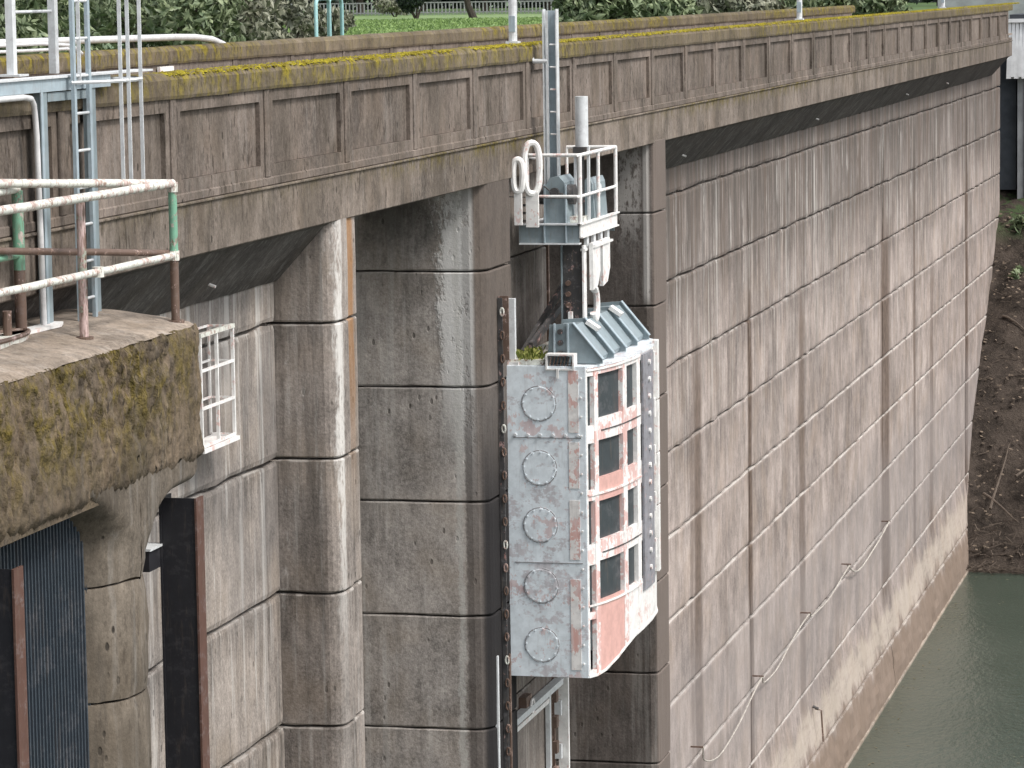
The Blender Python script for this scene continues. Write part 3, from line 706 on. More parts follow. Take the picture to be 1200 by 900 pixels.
MB().box(-10.3, -10.1, 25.38, 25.58, -.637, -.62).build("foot_plate", GALV, gf)
wp = [(-9.88, 23.0, -.785), (-9.88, 24.9, -.785), (-9.88, 25.05, -.80), (-9.89, 25.13, -.85), (-9.90, 25.18, -.95), (-9.90, 25.2, -1.1), (-9.90, 25.24, -2.62)]
MB().tube(wp, .024, 12).build("bent_handrail", CHROME, None, smooth=True, label="white pipe handrail bending down beside the blue frame to the platform", cat="handrail")

# ================================================================== WINDOW CAGE on the near bay wall
wc = thing("window_cage", "white barred steel cage fixed to the wall right of the mossy platform", "window grille", (-10.4, 31, -4.4))
Xa, Xb, Ya, Yb, Za, Zb = -10.38, -10.62, 30.42, 31.40, -4.27, -3.20
for y in (Ya, (Ya+Yb)/2, Yb): MB().box(Xa-.015, Xa+.015, y-.014, y+.014, Za, Zb).build("upright_bar", GATEWH, wc)
for z in (Za, Za+.36, Za+.72): MB().box(Xa-.012, Xa+.018, Ya, Yb, z-.012, z+.012).build("cross_bar", GATEWH, wc)
MB().box(Xa-.018, Xa+.022, Ya-.02, Yb+.02, Zb-.03, Zb+.01).build("head_bar", PIPEW, wc)
for y in (Ya, Yb):
    for z in (Za, Zb-.01, Za+.36, Za+.72): MB().box(Xb, Xa, y-.01, y+.01, z-.01, z+.01).build("side_bar", GATEWH, wc)
for z in (Zb-.01, Za+.36, Za+.72): MB().box(Xb-.01, Xb+.01, Ya, Yb, z-.01, z+.01).build("back_bar", GATEWH, wc)
for y in (Ya, Yb): MB().box(Xb-.01, Xb+.01, y-.01, y+.01, Za, Zb).build("back_upright", GATEWH, wc)
MB().box(Xb-.02, Xa+.035, Ya-.03, Yb+.06, Za-.06, Za-.02).build("sill_plate", GATEWH, wc)
MB().obox((Xb+.03, Ya, Za+.34), (Xb+.03, Ya+.5, Za+.05), .02, .02).build("diagonal_brace", PIPEW, wc)

# ================================================================== HANGING GATE
gt = thing("hanging_gate", "peeling white and pink steel gate hanging against the dam, five round covers down its side", "sluice gate", (-9.4, 42.9, -8.65))
GZ0, GZ1 = -8.60, -4.67
plan = [(-9.00, 41.10), (-8.93, 41.24), (-8.86, 41.45), (-8.78, 41.80), (-8.735, 42.1), (-8.70, 42.5), (-8.68, 42.95), (-8.675, 43.5), (-8.70, 44.0), (-8.80, 44.4), (-9.0, 44.75)]
def gx(y):  return float(np.interp(y, [p[1] for p in plan], [p[0] for p in plan]))
def strip(y0, y1, z0, z1, out, inn, name, mat, parent=gt, n=None, **k):
    ys = sorted(set([y0, y1]+[p[1] for p in plan if y0 < p[1] < y1])); V = []; F = []
    cut = lambda y, z: z+(.27*min(1, max(0, y-41.33)/1.0)+.03*max(0, y-42.33) if z < -8.4 else 0)
    for y in ys: V += [(gx(y)+out, y, cut(y, z0)), (gx(y)+out, y, cut(y, z1)), (gx(y)+inn, y, cut(y, z1)), (gx(y)+inn, y, cut(y, z0))]
    for i in range(len(ys)-1):
        a = i*4; b = a+4
        for q in range(4): F.append((a+q, a+(q+1) % 4, b+(q+1) % 4, b+q))
    F += [(0, 1, 2, 3), tuple(len(ys)*4-4+q for q in (3, 2, 1, 0))]
    return MB().add(V, F).build(name, mat, parent, **k)
# body
MB().prism([(-10.0, 41.122), (-9.06, 41.122)]+[(x-.05, y) for x, y in plan[1:-1]]+[(-9.06, 44.728), (-10.0, 44.728)], -8.27, GZ1-.032).build("skin_plate", SKIN, gt)
def gz(py): return -4.67-(py-426)*.01095
MB().box(-10.01, -9.0, 41.08, 41.12, GZ0, GZ1).build("side_plate", GATEW, gt, bevel=.004)
MB().box(-10.01, -9.0, 44.73, 44.77, GZ0, GZ1).build("side_plate", GATEW, gt, bevel=.004)
strip(41.10, 44.74, GZ1-.03, GZ1+.0, .012, -.9, "top_plate", GATEW)
strip(41.10, 44.74, GZ0, GZ0+.03, .012, -.9, "bottom_plate", GATEWH)
# vertical ribs
for y0, y1, mt in ((41.09, 41.118, GATEWH), (41.238, 41.33, GATEF), (42.07, 42.24, GATEF), (42.72, 42.90, GATEWH), (43.72, 43.82, GATEWH), (44.6, 44.73, GATEWH)):
    strip(y0, y1, GZ0+.03, GZ1-.03, .006, -.052, "vertical_rib", mt)
# horizontal bands of the chamfer column (left) and of the main columns
Lw = [(438, 495), (515, 569), (581, 632), (655, 710), (718, 777)]
Mw = [(437, 488), (513, 556), (583, 628), (652, 698)]
def bands(y0, y1, wins, mats, bottom=None):
    prev = GZ1-.031; i = 0
    for a, b in wins:
        strip(y0, y1, gz(a), prev, 0, -.052, "band_plate", mats[i % len(mats)]); prev = gz(b); i += 1
    strip(y0, y1, GZ0+.031, prev, 0, -.052, "band_plate", bottom or mats[i % len(mats)])
bands(41.118, 41.238, Lw, [GATEF, GATEWH, GATEF, GATEWH])
bands(41.33, 42.07, Mw, [GATEF, GATEF, GATEP, GATEF], GATEP)
bands(42.24, 42.72, Mw, [GATEF, GATEF, GATEF, GATEWH], GATEWH)
bands(42.90, 43.72, Mw, [GATEWH], GATEWH); bands(43.82, 44.6, Mw, [GATEWH], GATEWH)
# plate seams and raised borders between the window rows
for z, mt_, o_, h_ in ((gz(502), DARKST, .012, .007), (gz(643), DARKST, .012, .007), (gz(574), GATEF, .02, .012), (gz(431), GATEWH, .02, .012), (gz(702), GATEWH, .018, .010)):
    strip(41.10 if mt_ != DARKST else 41.40, 42.9, z-h_, z+h_, o_, -.01, "seam_strip", mt_)
# grey guide strip with bolts on the right
gs = strip(42.96, 43.62, gz(712), GZ1-.05, .035, .004, "guide_strip", GSTRIP)
for k in range(13):
    z = -4.85-k*.225
    MB().tube([(gx(43.3)+.03, 43.3, z), (gx(43.3)+.06, 43.3, z)], .035, 8).build("bolt", GATEWH, gs)
for k in range(5): MB().box(gx(43.66)-.02, gx(43.66)+.05, 43.63, 43.71, -5.0-.62*k, -4.75-.62*k).build("guide_shoe", GATEWH, gt)
# outer steel edge
for za, zb in ((-5.4, -4.62), (-6.1, -5.42), (-6.8, -6.12), (-7.7, -6.82)): strip(43.84, 44.05, za, zb-.01, .06, -.02, "edge_plate", GATEWH)
# five round covers
for k, z in enumerate((-5.14, -5.95, -6.67, -7.44, -8.19)):
    cv = MB(); n = 32; R_ = .215
    V = [(-9.595+R_*math.cos(2*math.pi*i/n), 41.076, z+R_*math.sin(2*math.pi*i/n)) for i in range(n)]+[(-9.595+R_*.96*math.cos(2*math.pi*i/n), 41.070, z+R_*.96*math.sin(2*math.pi*i/n)) for i in range(n)]
    F = [(i, (i+1) % n, (i+1) % n+n, i+n) for i in range(n)]+[tuple(range(2*n-1, n-1, -1))]
    c_ = cv.add(V, F).build("round_cover", GATEW, gt)
    rim = MB()
    for q in range(12):
        if (q*7+k*5) % 11 == 3: continue
        a0_ = 2*math.pi*q/12; rim.tube([(-9.595+(R_+.004)*math.cos(a), 41.077, z+(R_+.004)*math.sin(a)) for a in np.linspace(a0_, a0_+.36+.1*((q+k) % 2), 5)], .0075, 5)
    rim.build("cover_rim", RIMM, c_)
    for i in range(12):
        a = 2*math.pi*i/12+.45
        MB().tube([(-9.595+.20*math.cos(a), 41.072, z+.20*math.sin(a)), (-9.595+.20*math.cos(a), 41.06, z+.20*math.sin(a))], .011, 6).build("bolt", GATEW, c_)
# side plate seams, weld lines and bolts
for z in (gz(508)-.0, gz(652)): MB().box(-9.93, -9.06, 41.074, 41.082, z-.005, z+.005).build("seam_strip", RIMM, gt)
for i in range(6):
    MB().tube([(-9.9+.16*i, 41.08, gz(505)), (-9.9+.16*i, 41.05, gz(505))], .02, 6).build("bolt", GALV, gt)
for k in range(16):
    MB().tube([(-9.06, 41.08, -4.82-k*.24), (-9.06, 41.06, -4.82-k*.24)], .013, 6).build("bolt", GATEWH, gt)
for za, zb in ((-5.5, -4.72), (-6.2, -5.62), (-7.1, -6.35), (-8.5, -7.35)):
    MB().box(-9.22, -9.09, 41.073, 41.081, za, zb).build("primer_patch_plate", GATEF, gt)
# top deck, roller box, moss and plants
MB().box(-9.99, -9.55, 41.15, 44.6, -4.665, -4.60).build("top_deck", PIPEW, gt)
rb = MB().box(-9.50, -9.14, 41.06, 41.26, -4.72, -4.70).box(-9.50, -9.14, 41.06, 41.26, -4.54, -4.52).box(-9.50, -9.48, 41.06, 41.26, -4.70, -4.54).box(-9.16, -9.14, 41.06, 41.26, -4.70, -4.54).build("roller_box", GATEWH, gt)
for i in range(7): MB().obox((-9.46+.045*i, 41.10, -4.69), (-9.43+.045*i, 41.10, -4.55), .014, .014).build("roller_spring", RUST, rb)
MB().box(-9.36, -9.33, 41.04, 41.06, -4.82, -4.70).build("bracket_tab", GATEWH, gt)
# hood: cross plates that slope down to the outer face
hood = MB()
sec = [(-9.55, -4.66), (-9.50, -4.20), (-9.20, -4.18), (-8.80, -4.60), (-8.82, -4.66)]
ys = [41.33, 44.35]
hood.prof([(-9.50, -4.66), (-9.46, -4.22), (-9.22, -4.20), (-8.90, -4.60), (-8.92, -4.66)], 41.34, 44.3); hd = hood.build("lifting_hood", BLUEG, gt)
for y in (41.31, 42.0, 42.75, 43.5, 44.28):
    MB().prof([(-9.53, -4.66), (-9.50, -4.18), (-9.20, -4.155), (-8.83, -4.60), (-8.83, -4.66)], y, y+.03).build("hood_rib", BLUEG, hd)
    MB().obox((-9.20, y+.015, -4.15), (-8.82, y+.015, -4.605), .09, .012).build("rib_flange", LADDERB, hd)
for x in (-9.44, -9.27): MB().box(x, x+.02, 41.26, 41.31, -4.64, -4.16).build("hood_stiffener", LADDERB, hd)
for z in (-4.26, -4.40, -4.53): MB().tube([(-9.36, 41.31, z), (-9.36, 41.26, z)], .035, 8).build("bolt", DARKST, hd)
for y, x, z in ((42.0, -9.12, -4.20), (43.52, -9.14, -4.16)):
    MB().obox((x-.05, y+.015, z+.0), (x+.10, y+.015, z-.10), .16, .05).build("white_block", GATEWH, hd)
# grey post at the gate's left top corner and its shoe
MB().box(-10.0, -9.91, 41.16, 41.24, -4.68, -3.84).build("guide_upright", GALV, gt)
MB().box(-10.06, -9.86, 41.12, 41.30, -4.70, -4.63).build("upright_foot", GATEWH, gt)
# diagonal stay beams behind
for z0, z1, x in ((-4.62, -3.95, -9.9), (-4.45, -4.0, -9.75)):
    MB().obox((x, 41.35, z0), (x+.05, 43.9, z1+.12), .05, .09).build("stay_beam", DARKST, gt)
# bunch of weeds on top
V = []; F = []
for i in range(240):
    cx_ = -9.72+random.gauss(0, .07); cy_ = 41.35+random.gauss(0, .12); zb = -4.6; L = random.uniform(.05, .17); a = random.random()*6.28; l = random.uniform(.2, .9)
    n = len(V); dx = math.cos(a)*L*l; dy = math.sin(a)*L*l
    V += [(cx_-.006, cy_, zb), (cx_+.006, cy_, zb), (cx_+dx*.6+.008, cy_+dy*.6, zb+L*.8), (cx_+dx, cy_+dy, zb+L*(1.0-.3*l))]; F += [(n, n+1, n+2, n+3)]
t = NT("weed_leaf"); WEED = t.fin(t.mix(t.rng(t.noise(20), .4, .6), (.10, .13, .02), (.33, .33, .10)), .7)
link("weeds", mesh("weeds", V, F, WEED), None, kind='stuff', label="tuft of yellow green weeds growing on top of the hanging gate", cat="weeds")
# ------------------------------------------------------------------ hoist: hanging web plate, lugs and hook between cage and gate
hb = thing("lifting_bar", "dark steel bar with white lugs hanging from the caged deck down to the gate", "lifting bar", (-9.35, 42.4, -4.2))
MB().box(-9.54, -9.28, 42.3, 42.33, -4.28, -3.26).build("web_plate", DARKST, hb)
MB().box(-9.278, -9.255, 42.24, 42.40, -4.34, -3.26).build("edge_flange", GATEWH, hb)
MB().box(-9.56, -9.545, 42.26, 42.38, -4.28, -3.26).build("edge_flange", BLUEG, hb)
for y in (42.40, 43.0):
    MB().profx([(y, -3.24), (y+.46, -3.24), (y+.46, -3.62), (y+.3, -3.80), (y+.02, -3.84)], -9.22, -9.17).build("white_lug", GATEWH, hb)
MB().box(-9.21, -9.15, 42.42, 43.4, -3.30, -3.26).build("lug_beam", GATEWH, hb)
a_ = [(-9.2, 42.62+.12*math.cos(q), -4.04+.20*math.sin(q)) for q in np.linspace(-2.6, 1.9, 16)]
MB().tube(a_, .045, 8).build("hook", GATEWH, hb, smooth=True)
for z in (-4.02, -3.88, -3.74): MB().tube([(-9.47, 42.3, z), (-9.47, 42.25, z)], .035, 8).build("bolt", RUST, hb)
MB().box(-9.46, -9.41, 42.2, 42.28, -4.25, -4.1).build("tab", GATEWH, hb)

# ------------------------------------------------------------------ caged hoist deck
cg = thing("hoist_deck", "small blue grey steel deck with white guard rail above the hanging gate", "platform", (-9.65, 43.2, -3.25))
X0, X1, Y0c, Y1c = -10.07, -9.24, 42.0, 44.3
MB().box(X0+.02, X1-.03, Y0c+.05, Y0c+.07, -3.21, -2.985).build("deck_beam_web", BLUEG, cg)
MB().box(X0, X1, Y0c, Y0c+.14, -2.983, -2.965).build("beam_flange", GALV, cg)
MB().box(X0+.03, X1-.02, Y0c, Y0c+.14, -3.23, -3.212).build("beam_flange", GALV, cg)
for x in (-9.72, -9.44): MB().box(x, x+.015, Y0c+.01, Y0c+.05, -3.21, -2.985).build("web_stiffener", LADDERB, cg)
MB().box(X0+.02, X1-.03, Y1c-.07, Y1c-.05, -3.21, -2.985).build("deck_beam_web", BLUEG, cg)
MB().box(X1-.02, X1-.005, Y0c+.03, Y1c, -3.13, -2.985).build("white_side_channel", GATEWH, cg)
MB().box(X1-.04, X1+.02, Y0c, Y1c+.05, -2.983, -2.962).build("side_flange", GATEWH, cg)
MB().box(X1-.04, X1+.02, Y0c+.05, Y1c, -3.15, -3.132).build("side_flange", GATEWH, cg)
MB().box(X1-.06, X1-.0, Y0c+.25, Y1c-.3, -3.33, -3.30).build("lower_rail", GATEWH, cg)
for k in range(4): MB().box(X1-.05, X1-.01, Y0c+.42+.42*k, Y0c+.55+.42*k, -3.30, -3.15).build("spacer_block", GALV, cg)
MB().box(X0+.02, X1-.04, Y0c+.14, Y1c, -3.0, -2.985).build("deck_plate", GALV, cg)
# machinery on it
hs_ = MB().prof([(-9.78, -2.98), (-9.745, -2.50), (-9.69, -2.40), (-9.57, -2.38), (-9.50, -2.46), (-9.46, -2.98)], 42.25, 42.9).build("hoist_housing", BLUEG, cg)
MB().box(-9.76, -9.745, 42.21, 42.25, -2.98, -2.48).box(-9.485, -9.47, 42.21, 42.25, -2.98, -2.48).build("housing_rib", LADDERB, hs_)
MB().tube([(-9.62, 42.25, -2.58), (-9.62, 42.19, -2.58)], .06, 12).build("housing_boss", DARKST, hs_)
MB().tube([(-9.86, 42.45, -2.62), (-9.40, 42.45, -2.62)], .13, 14).build("drum", DARKST, cg, smooth=True)
h2 = MB().prof([(-9.48, -2.98), (-9.43, -2.52), (-9.38, -2.45), (-9.33, -2.45), (-9.30, -2.52), (-9.27, -2.98)], 43.0, 43.8).build("hoist_housing", BLUEG, cg)
MB().box(-9.49, -9.28, 42.4, 42.7, -2.98, -2.90).build("motor_box", PIPEW, cg)
MB().tube([(-9.30, 43.3, -2.6), (-9.25, 43.3, -2.6)], .07, 12).build("side_boss", GALV, h2)
MB().box(-9.94, -9.86, 42.1, 42.2, -2.98, -2.55).build("control_box", GALV, cg)
for k in range(3): MB().box(-10.0, -9.8, 42.06, 42.1, -2.95+.1*k, -2.92+.1*k).build("small_bracket", DARKST, cg)
# rail of white pipe
zt, zm = -2.10, -2.60
def railpath(z):
    return [(-9.97, 42.6, z-.06), (-9.95, 42.15, z-.02), (-9.90, 42.03, z), (X1-.03, 42.0, z), (X1, 42.05, z), (X1, 44.2, z)]
MB().tube(railpath(zt), .024, 10).build("top_rail", GATEWH, cg, smooth=True)
MB().tube(railpath(zm-.02), .02, 10).build("mid_rail", GATEWH, cg, smooth=True)
for x, y, r_ in ((X1-.01, 42.04, .028), (X1, 43.1, .024), (X1, 44.2, .026), (-9.93, 42.05, .022), (-9.9, 44.2, .022)):
    MB().tube([(x, y, -2.98), (x, y, zt)], r_, 10).build("rail_post", GATEWH, cg, smooth=True)
MB().tube([(X1, 44.2, zt), (-9.9, 44.2, zt)], .022, 8).build("top_rail", GATEWH, cg, smooth=True)
MB().tube([(-10.25, 42.02, -2.62), (-9.6, 42.02, -2.64), (-9.4, 42.1, -2.65)], .008, 6).build("cable", DARKST, cg)
MB().tube([(-9.75, 42.2, -2.5), (-9.65, 42.2, -2.58), (-9.5, 42.2, -2.6)], .012, 6).build("cable", DARKST, cg)
# white loops standing on the left
def loop(label, x, y, zc, hw, hh, tilt, r=.042):
    lo = thing("lifting_loop", label, "lifting loop", (x, y, zc-hh), "white lifting loops left of the hoist deck")
    pts = []
    for a in np.linspace(0, 2*math.pi, 28, endpoint=False):
        cc, ss = math.cos(a), math.sin(a)
        e = .75; px_ = hw*abs(cc)**e*(1 if cc > 0 else -1); pz = hh*abs(ss)**e*(1 if ss > 0 else -1)
        pts.append((x+px_*math.cos(tilt), y+px_*math.sin(tilt), zc+pz))
    MB().tube(pts, r, 8, True).build("loop_bar", GATEWH, lo, smooth=True)
    MB().box(x-hw*.8, x+hw*.8, y-.02, y+.02, zc-hh-.42, zc-hh+.02).build("loop_foot", GATEWH, lo)
loop("squat white lifting loop, leftmost, against the brown pier", -9.935, 41.55, -2.33, .06, .20, .1)
loop("tall oval white lifting loop beside the hoist deck rail", -9.80, 41.75, -2.25, .10, .32, .5, .042)
# masts
m1 = thing("rung_mast", "tall galvanised channel mast with rungs rising from the hoist deck", "mast", (-9.78, 42.6, -2.98))
MB().box(-9.84, -9.825, 42.6, 42.74, -2.97, -.27).build("channel_side", GALV, m1)
MB().box(-9.67, -9.655, 42.6, 42.74, -2.97, -.27).build("channel_side", GALV, m1)
MB().box(-9.824, -9.671, 42.72, 42.735, -2.97, -.29).build("channel_web", LADDERB, m1)
MB().box(-9.80, -9.765, 42.6, 42.61, -2.97, -.29).build("channel_web", GALV, m1)
for k in range(9): MB().tube([(-9.75, 42.62, -.72-.285*k), (-9.665, 42.62, -.72-.285*k)], .012, 6).build("rung", GATEWH, m1)
MB().tube([(-9.98, 42.62, -.90), (-9.96, 42.62, -.93), (-9.78, 42.62, -.93)], .03, 8).build("side_arm", GALV, m1)
m2 = thing("cylinder_mast", "short pale cylinder standing above the hoist deck rail", "cylinder", (-9.3, 42.6, -2.98))
MB().tube([(-9.34, 42.6, -2.02), (-9.34, 42.6, -1.38)], .085, 16).build("cylinder_body", GALV, m2, smooth=True)
MB().box(-9.44, -9.26, 42.5, 42.68, -2.10, -2.02).build("clamp", DARKST, m2)
for x in (-9.44, -9.27): MB().box(x, x+.03, 42.56, 42.62, -2.97, -2.02).build("support_leg", GALV, m2)
MB().tube([(-9.34, 42.6, -2.97), (-9.34, 42.6, -2.1)], .03, 8).build("piston_rod", DARKST, m2)

# ------------------------------------------------------------------ guide rails and steel frame under the gate
gr = thing("guide_rail", "dark steel guide rail with chain links running down left of the gate", "guide rail", (-9.9, 40.7, WATER))
MB().box(-10.02, -9.985, 40.66, 40.78, -19, -3.78).build("rail_web", DARKST, gr)
MB().box(-9.99, -9.93, 40.60, 40.62, -19, -3.78).build("rail_flange", DARKST, gr)
MB().box(-9.99, -9.86, 40.64, 40.66, -4.55, -3.76).build("head_plate", RUST, gr)
for k in range(46):
    z = -3.95-.29*k; MB().tube([(-9.93+.022*math.cos(a), 40.59, z+.05*math.sin(a)) for a in np.linspace(0, 6.28, 10, endpoint=False)], .012, 5, True).build("link", RUST if k % 5 else PIPEW, gr)
MB().box(-10.02, -9.98, 40.3, 40.36, -19, -8.2).build("rail_angle", GALV, gr)
MB().box(-9.998, -9.98, 40.95, 41.0, -19, -8.3).build("rail_angle", RUST, gr)
sf = thing("panel_surround", "pale steel frame round a recessed concrete panel below the gate", "steel frame", (-10.1, 43, WATER))
MB().box(-10.18, -10.10, 41.42, 41.52, -19, -9.36).build("frame_post", GALV, sf)
MB().box(-10.18, -10.06, 41.42, 44.3, -9.36, -9.28).build("frame_head", GALV, sf)
MB().box(-10.18, -10.12, 41.6, 43.7, -9.50, -9.44).build("frame_angle", GATEWH, sf)
MB().box(-10.18, -10.12, 43.72, 43.80, -19, -9.38).build("frame_post", GALV, sf)
MB().box(-10.16, -10.02, 44.40, 44.47, -19, -8.60).build("edge_angle", GATEWH, sf)
MB().box(-10.25, -10.1, 42.3, 42.6, -9.32, -9.14).build("latch_box", RUST, sf)
MB().tube([(-10.08, 42.55+.09*math.cos(a), -9.30+.09*math.sin(a)) for a in np.linspace(0, 6.28, 12, endpoint=False)], .02, 6, True).build("latch_ring", GATEWH, sf)
for k in range(6):
    z = -9.55-.35*k; MB().box(-10.14, -10.08, 43.95, 44.08, z, z+.16).build("rail_shoe", RUST, sf)
for k in range(14): MB().box(-10.19, -10.10, 44.30, 44.38, -9.2-.6*k, -9.0-.6*k).build("rail_clip", GALV, sf)
# slot edge steel on the right pier and upright by the shaft
es = thing("slot_edge_guide", "rusty steel edge guide in the slot behind the hanging bar", "guide rail", (-10.25, 44.3, WATER))
MB().box(-10.28, -10.19, 44.30, 44.36, -19, -2.35).build("edge_bar", RUST, es)
MB().box(-10.5, -10.46, 43.9+.5, 44.45, -8.6, -2.9).build("edge_pipe", GALV, es)

# ------------------------------------------------------------------ cable draped on the wall
cb = [(-10.42, 56.67, -13.0), (-10.5, 57.2, -13.35), (-10.5, 58.6, -13.6), (-10.5, 60.5, -13.5), (-10.5, 62.3, -13.25), (-10.45, 63.07, -13.07), (-10.5, 63.6, -13.28), (-10.5, 65.2, -13.32), (-10.5, 67.4, -13.1), (-10.45, 69.08, -12.95), (-10.5, 69.8, -13.12), (-10.5, 72.1, -13.2), (-10.5, 74.2, -13.08), (-10.45, 75.14, -12.95)]
co = thing("draped_cable", "old pale cable sagging between hooks low on the long wall", "cable", (-10.5, 66, -13.1))
def smoothp(P, k=4):
    P = [Vector(p) for p in P]; out = []
    for i in range(len(P)-1):
        p0, p1, p2, p3 = P[max(i-1, 0)], P[i], P[i+1], P[min(i+2, len(P)-1)]
        for q in range(k):
            s = q/k; out.append(.5*((2*p1)+(-p0+p2)*s+(2*p0-5*p1+4*p2-p3)*s*s+(-p0+3*p1-3*p2+p3)*s**3))
    out.append(P[-1]); return out
MB().tube(smoothp(cb), .014, 6).build("cable", ROPEM, co, smooth=True)
for y, z in ((56.67, -13.0), (63.07, -13.05), (69.08, -12.93), (75.14, -12.93), (82.14, -13.05)):
    MB().box(-10.64, -10.42, y-.012, y+.012, z-.012, z+.015).build("cable_hook", RUST, co)
MB().tube(smoothp([(-10.5, 75.14, -12.95), (-10.52, 77, -13.4), (-10.5, 80, -13.3), (-10.45, 82.14, -13.05)]), .018, 6).build("cable", ROPEM, co, smooth=True)
c2 = thing("hanging_rod", "thin rusty rod sticking from the pale strip low on the long wall", "rod", (-10.4, 70.3, -15.9))
MB().tube([(-10.55, 70.5, -15.25), (-10.42, 70.5, -15.28), (-10.38, 70.5, -15.95)], .02, 6).build("bent_rod", RUST, c2)
MB().tube([(-10.6, 70.5, -15.2), (-10.48, 70.5, -15.25)], .03, 6).build("rod_socket", DARKST, c2)

# ================================================================== CREST FURNITURE
names = ["nearest pale lamp post on the crest, just left of the rung mast", "middle pale lamp post standing on the mossy parapet", "farthest pale lamp post on the crest, before the grey building"]
for (y, lb) in zip((42.5, 66.5, 91.6), names):
    lp = thing("lamp_post", lb, "lamp post", (-10.2, y, -.70), "lamp posts along the crest")
    MB().prism([(-10.2+.055*math.cos(a), y+.055*math.sin(a)) for a in np.linspace(0, 6.283, 12, endpoint=False)], -.69, 4.2).build("post", GALV, lp)
    MB().box(-10.28, -10.12, y-.08, y+.08, -.70, -.67).build("base_plate", GALV, lp)
    MB().box(-10.24, -10.16, y-.06, y+.06, -.55, -.35).build("access_door", LADDERB, lp)
    MB().tube([(-10.2, y, 4.15), (-10.6, y, 4.45), (-11.3, y, 4.5)], .04, 8).build("arm", GALV, lp)
    MB().box(-11.7, -11.1, y-.12, y+.12, 4.42, 4.54).build("lamp_head", DARKST, lp)
hp_ = thing("turquoise_hoop_rail", "pale turquoise double hoop handrail rising behind the far parapet", "handrail", (-15.7, 52.9, -1.6))
for y0 in (52.25, 53.3):
    y1 = y0+.75; x = -15.75
    x2 = x if y0 < 53 else x-.1
    MB().tube([(x2, y0, -1.55), (x2, y0, -.22), (x2, y0+.04, -.15), (x2, y0+.12, -.12), (x2, y1-.12, -.12), (x2, y1-.04, -.15), (x2, y1, -.22), (x2, y1, -1.55)], .032, 10).build("hoop", TURQ, hp_, smooth=True)
pr = [(-15.1, 33.5, -.52), (-15.1, 43.6, -.585), (-15.1, 44.4, -.60), (-15.1, 45.1, -.64), (-15.1, 45.6, -.72), (-15.1, 45.8, -.9)]
MB().tube(pr, .045, 12).build("pipe_handrail", CHROME, None, smooth=True, label="long bright pipe lying along the far parapet and bending down at its right end", cat="pipe")
sp = thing("short_pipe_rail", "two thin bright pipes at the far left behind the ladder", "pipe", (-14.7, 37, -.7))
MB().tube([(-14.6, 35, -.555), (-14.6, 37.4, -.56), (-14.6, 38.4, -.6), (-14.6, 38.7, -.70)], .022, 8).build("upper_pipe", CHROME, sp, smooth=True)
MB().tube([(-14.5, 35, -.62), (-14.5, 38.0, -.63), (-14.5, 38.2, -.72)], .018, 8).build("lower_pipe", CHROME, sp, smooth=True)
MB().box(-14.99, -14.95, 42.5, 43.05, -1.03, -.955).build("white_box", GATEWH, None, label="small white box on the far parapet left of the mossy cap", cat="box")

# ================================================================== FAR BANK BUILDINGS
hb2 = thing("clad_shed", "white corrugated shed wall over a grey wall at the right edge", "shed", (-8, 115, -8.1))
MB().box(-10.22, -4, 113.9, 118, -8.1, -3.1).build("grey_wall", GREYW, hb2)
for i in range(48):
    x = -10.56+i*.125
    MB().add([(x+.05, 113.7, -1.37), (x+.15, 113.7, -1.37), (x+.15, 113.55, -3.2+.06*(i % 2)), (x-.0, 113.55, -3.2+.06*(i % 2)),
              (x+.05, 113.78, -1.37), (x+.15, 113.78, -1.37), (x+.15, 113.66, -3.2), (x+.0, 113.66, -3.2)],
             [(0, 1, 2, 3), (7, 6, 5, 4), (0, 4, 5, 1), (1, 5, 6, 2), (2, 6, 7, 3), (3, 7, 4, 0)]).build("cladding_rib", CLAD, hb2)
MB().box(-10.44, -4, 113.80, 118, -3.12, -1.3).build("cladding_back", GREYW, hb2)
MB().box(-10.52, -3.9, 113.6, 118.2, -1.36, -1.24).build("roof_edge", CLAD, hb2)
MB().box(-10.46, -3.9, 113.66, 118.2, -1.237, -1.1).build("roof", DGREY, hb2)
for k in range(3): MB().box(-10.0+1.1*k, -9.96+1.1*k, 113.86, 113.9, -8.0, -3.2).build("wall_joint_strip", DGREY, hb2)
dk = thing("steel_column", "dark blue grey column between the wall end and the shed", "column", (-10.6, 115, -8))
MB().box(-10.92, -10.30, 114.3, 114.7, -6.9, -2.4).build("column_shaft", COLG, dk)
MB().box(-11.1, -10.25, 114.2, 114.8, -2.398, -2.0).build("column_head", DGREY, dk)
MB().box(-11.1, -9.9, 115.0, 116.0, -9.0, -2.1).build("dark_backing", DGREY, dk)
bb = thing("grey_building", "low grey building beyond the right end of the parapet", "building", (-12, 145, -1.5))
MB().box(-15.8, 10, 140, 150, -1.5, 2.4).build("wall", GREYW, bb)
MB().box(-9.9, -8.6, 139.9, 140.0, -1.5, .9).build("door", DGREY, bb)
MB().box(-16.2, 10.4, 139.5, 150.5, 2.4, 2.7).build("roof", DGREY, bb)
for x in (-14.8, -12.4): MB().box(x, x+1.4, 139.92, 140.0, .1, 1.3).build("window", DGREY, bb)

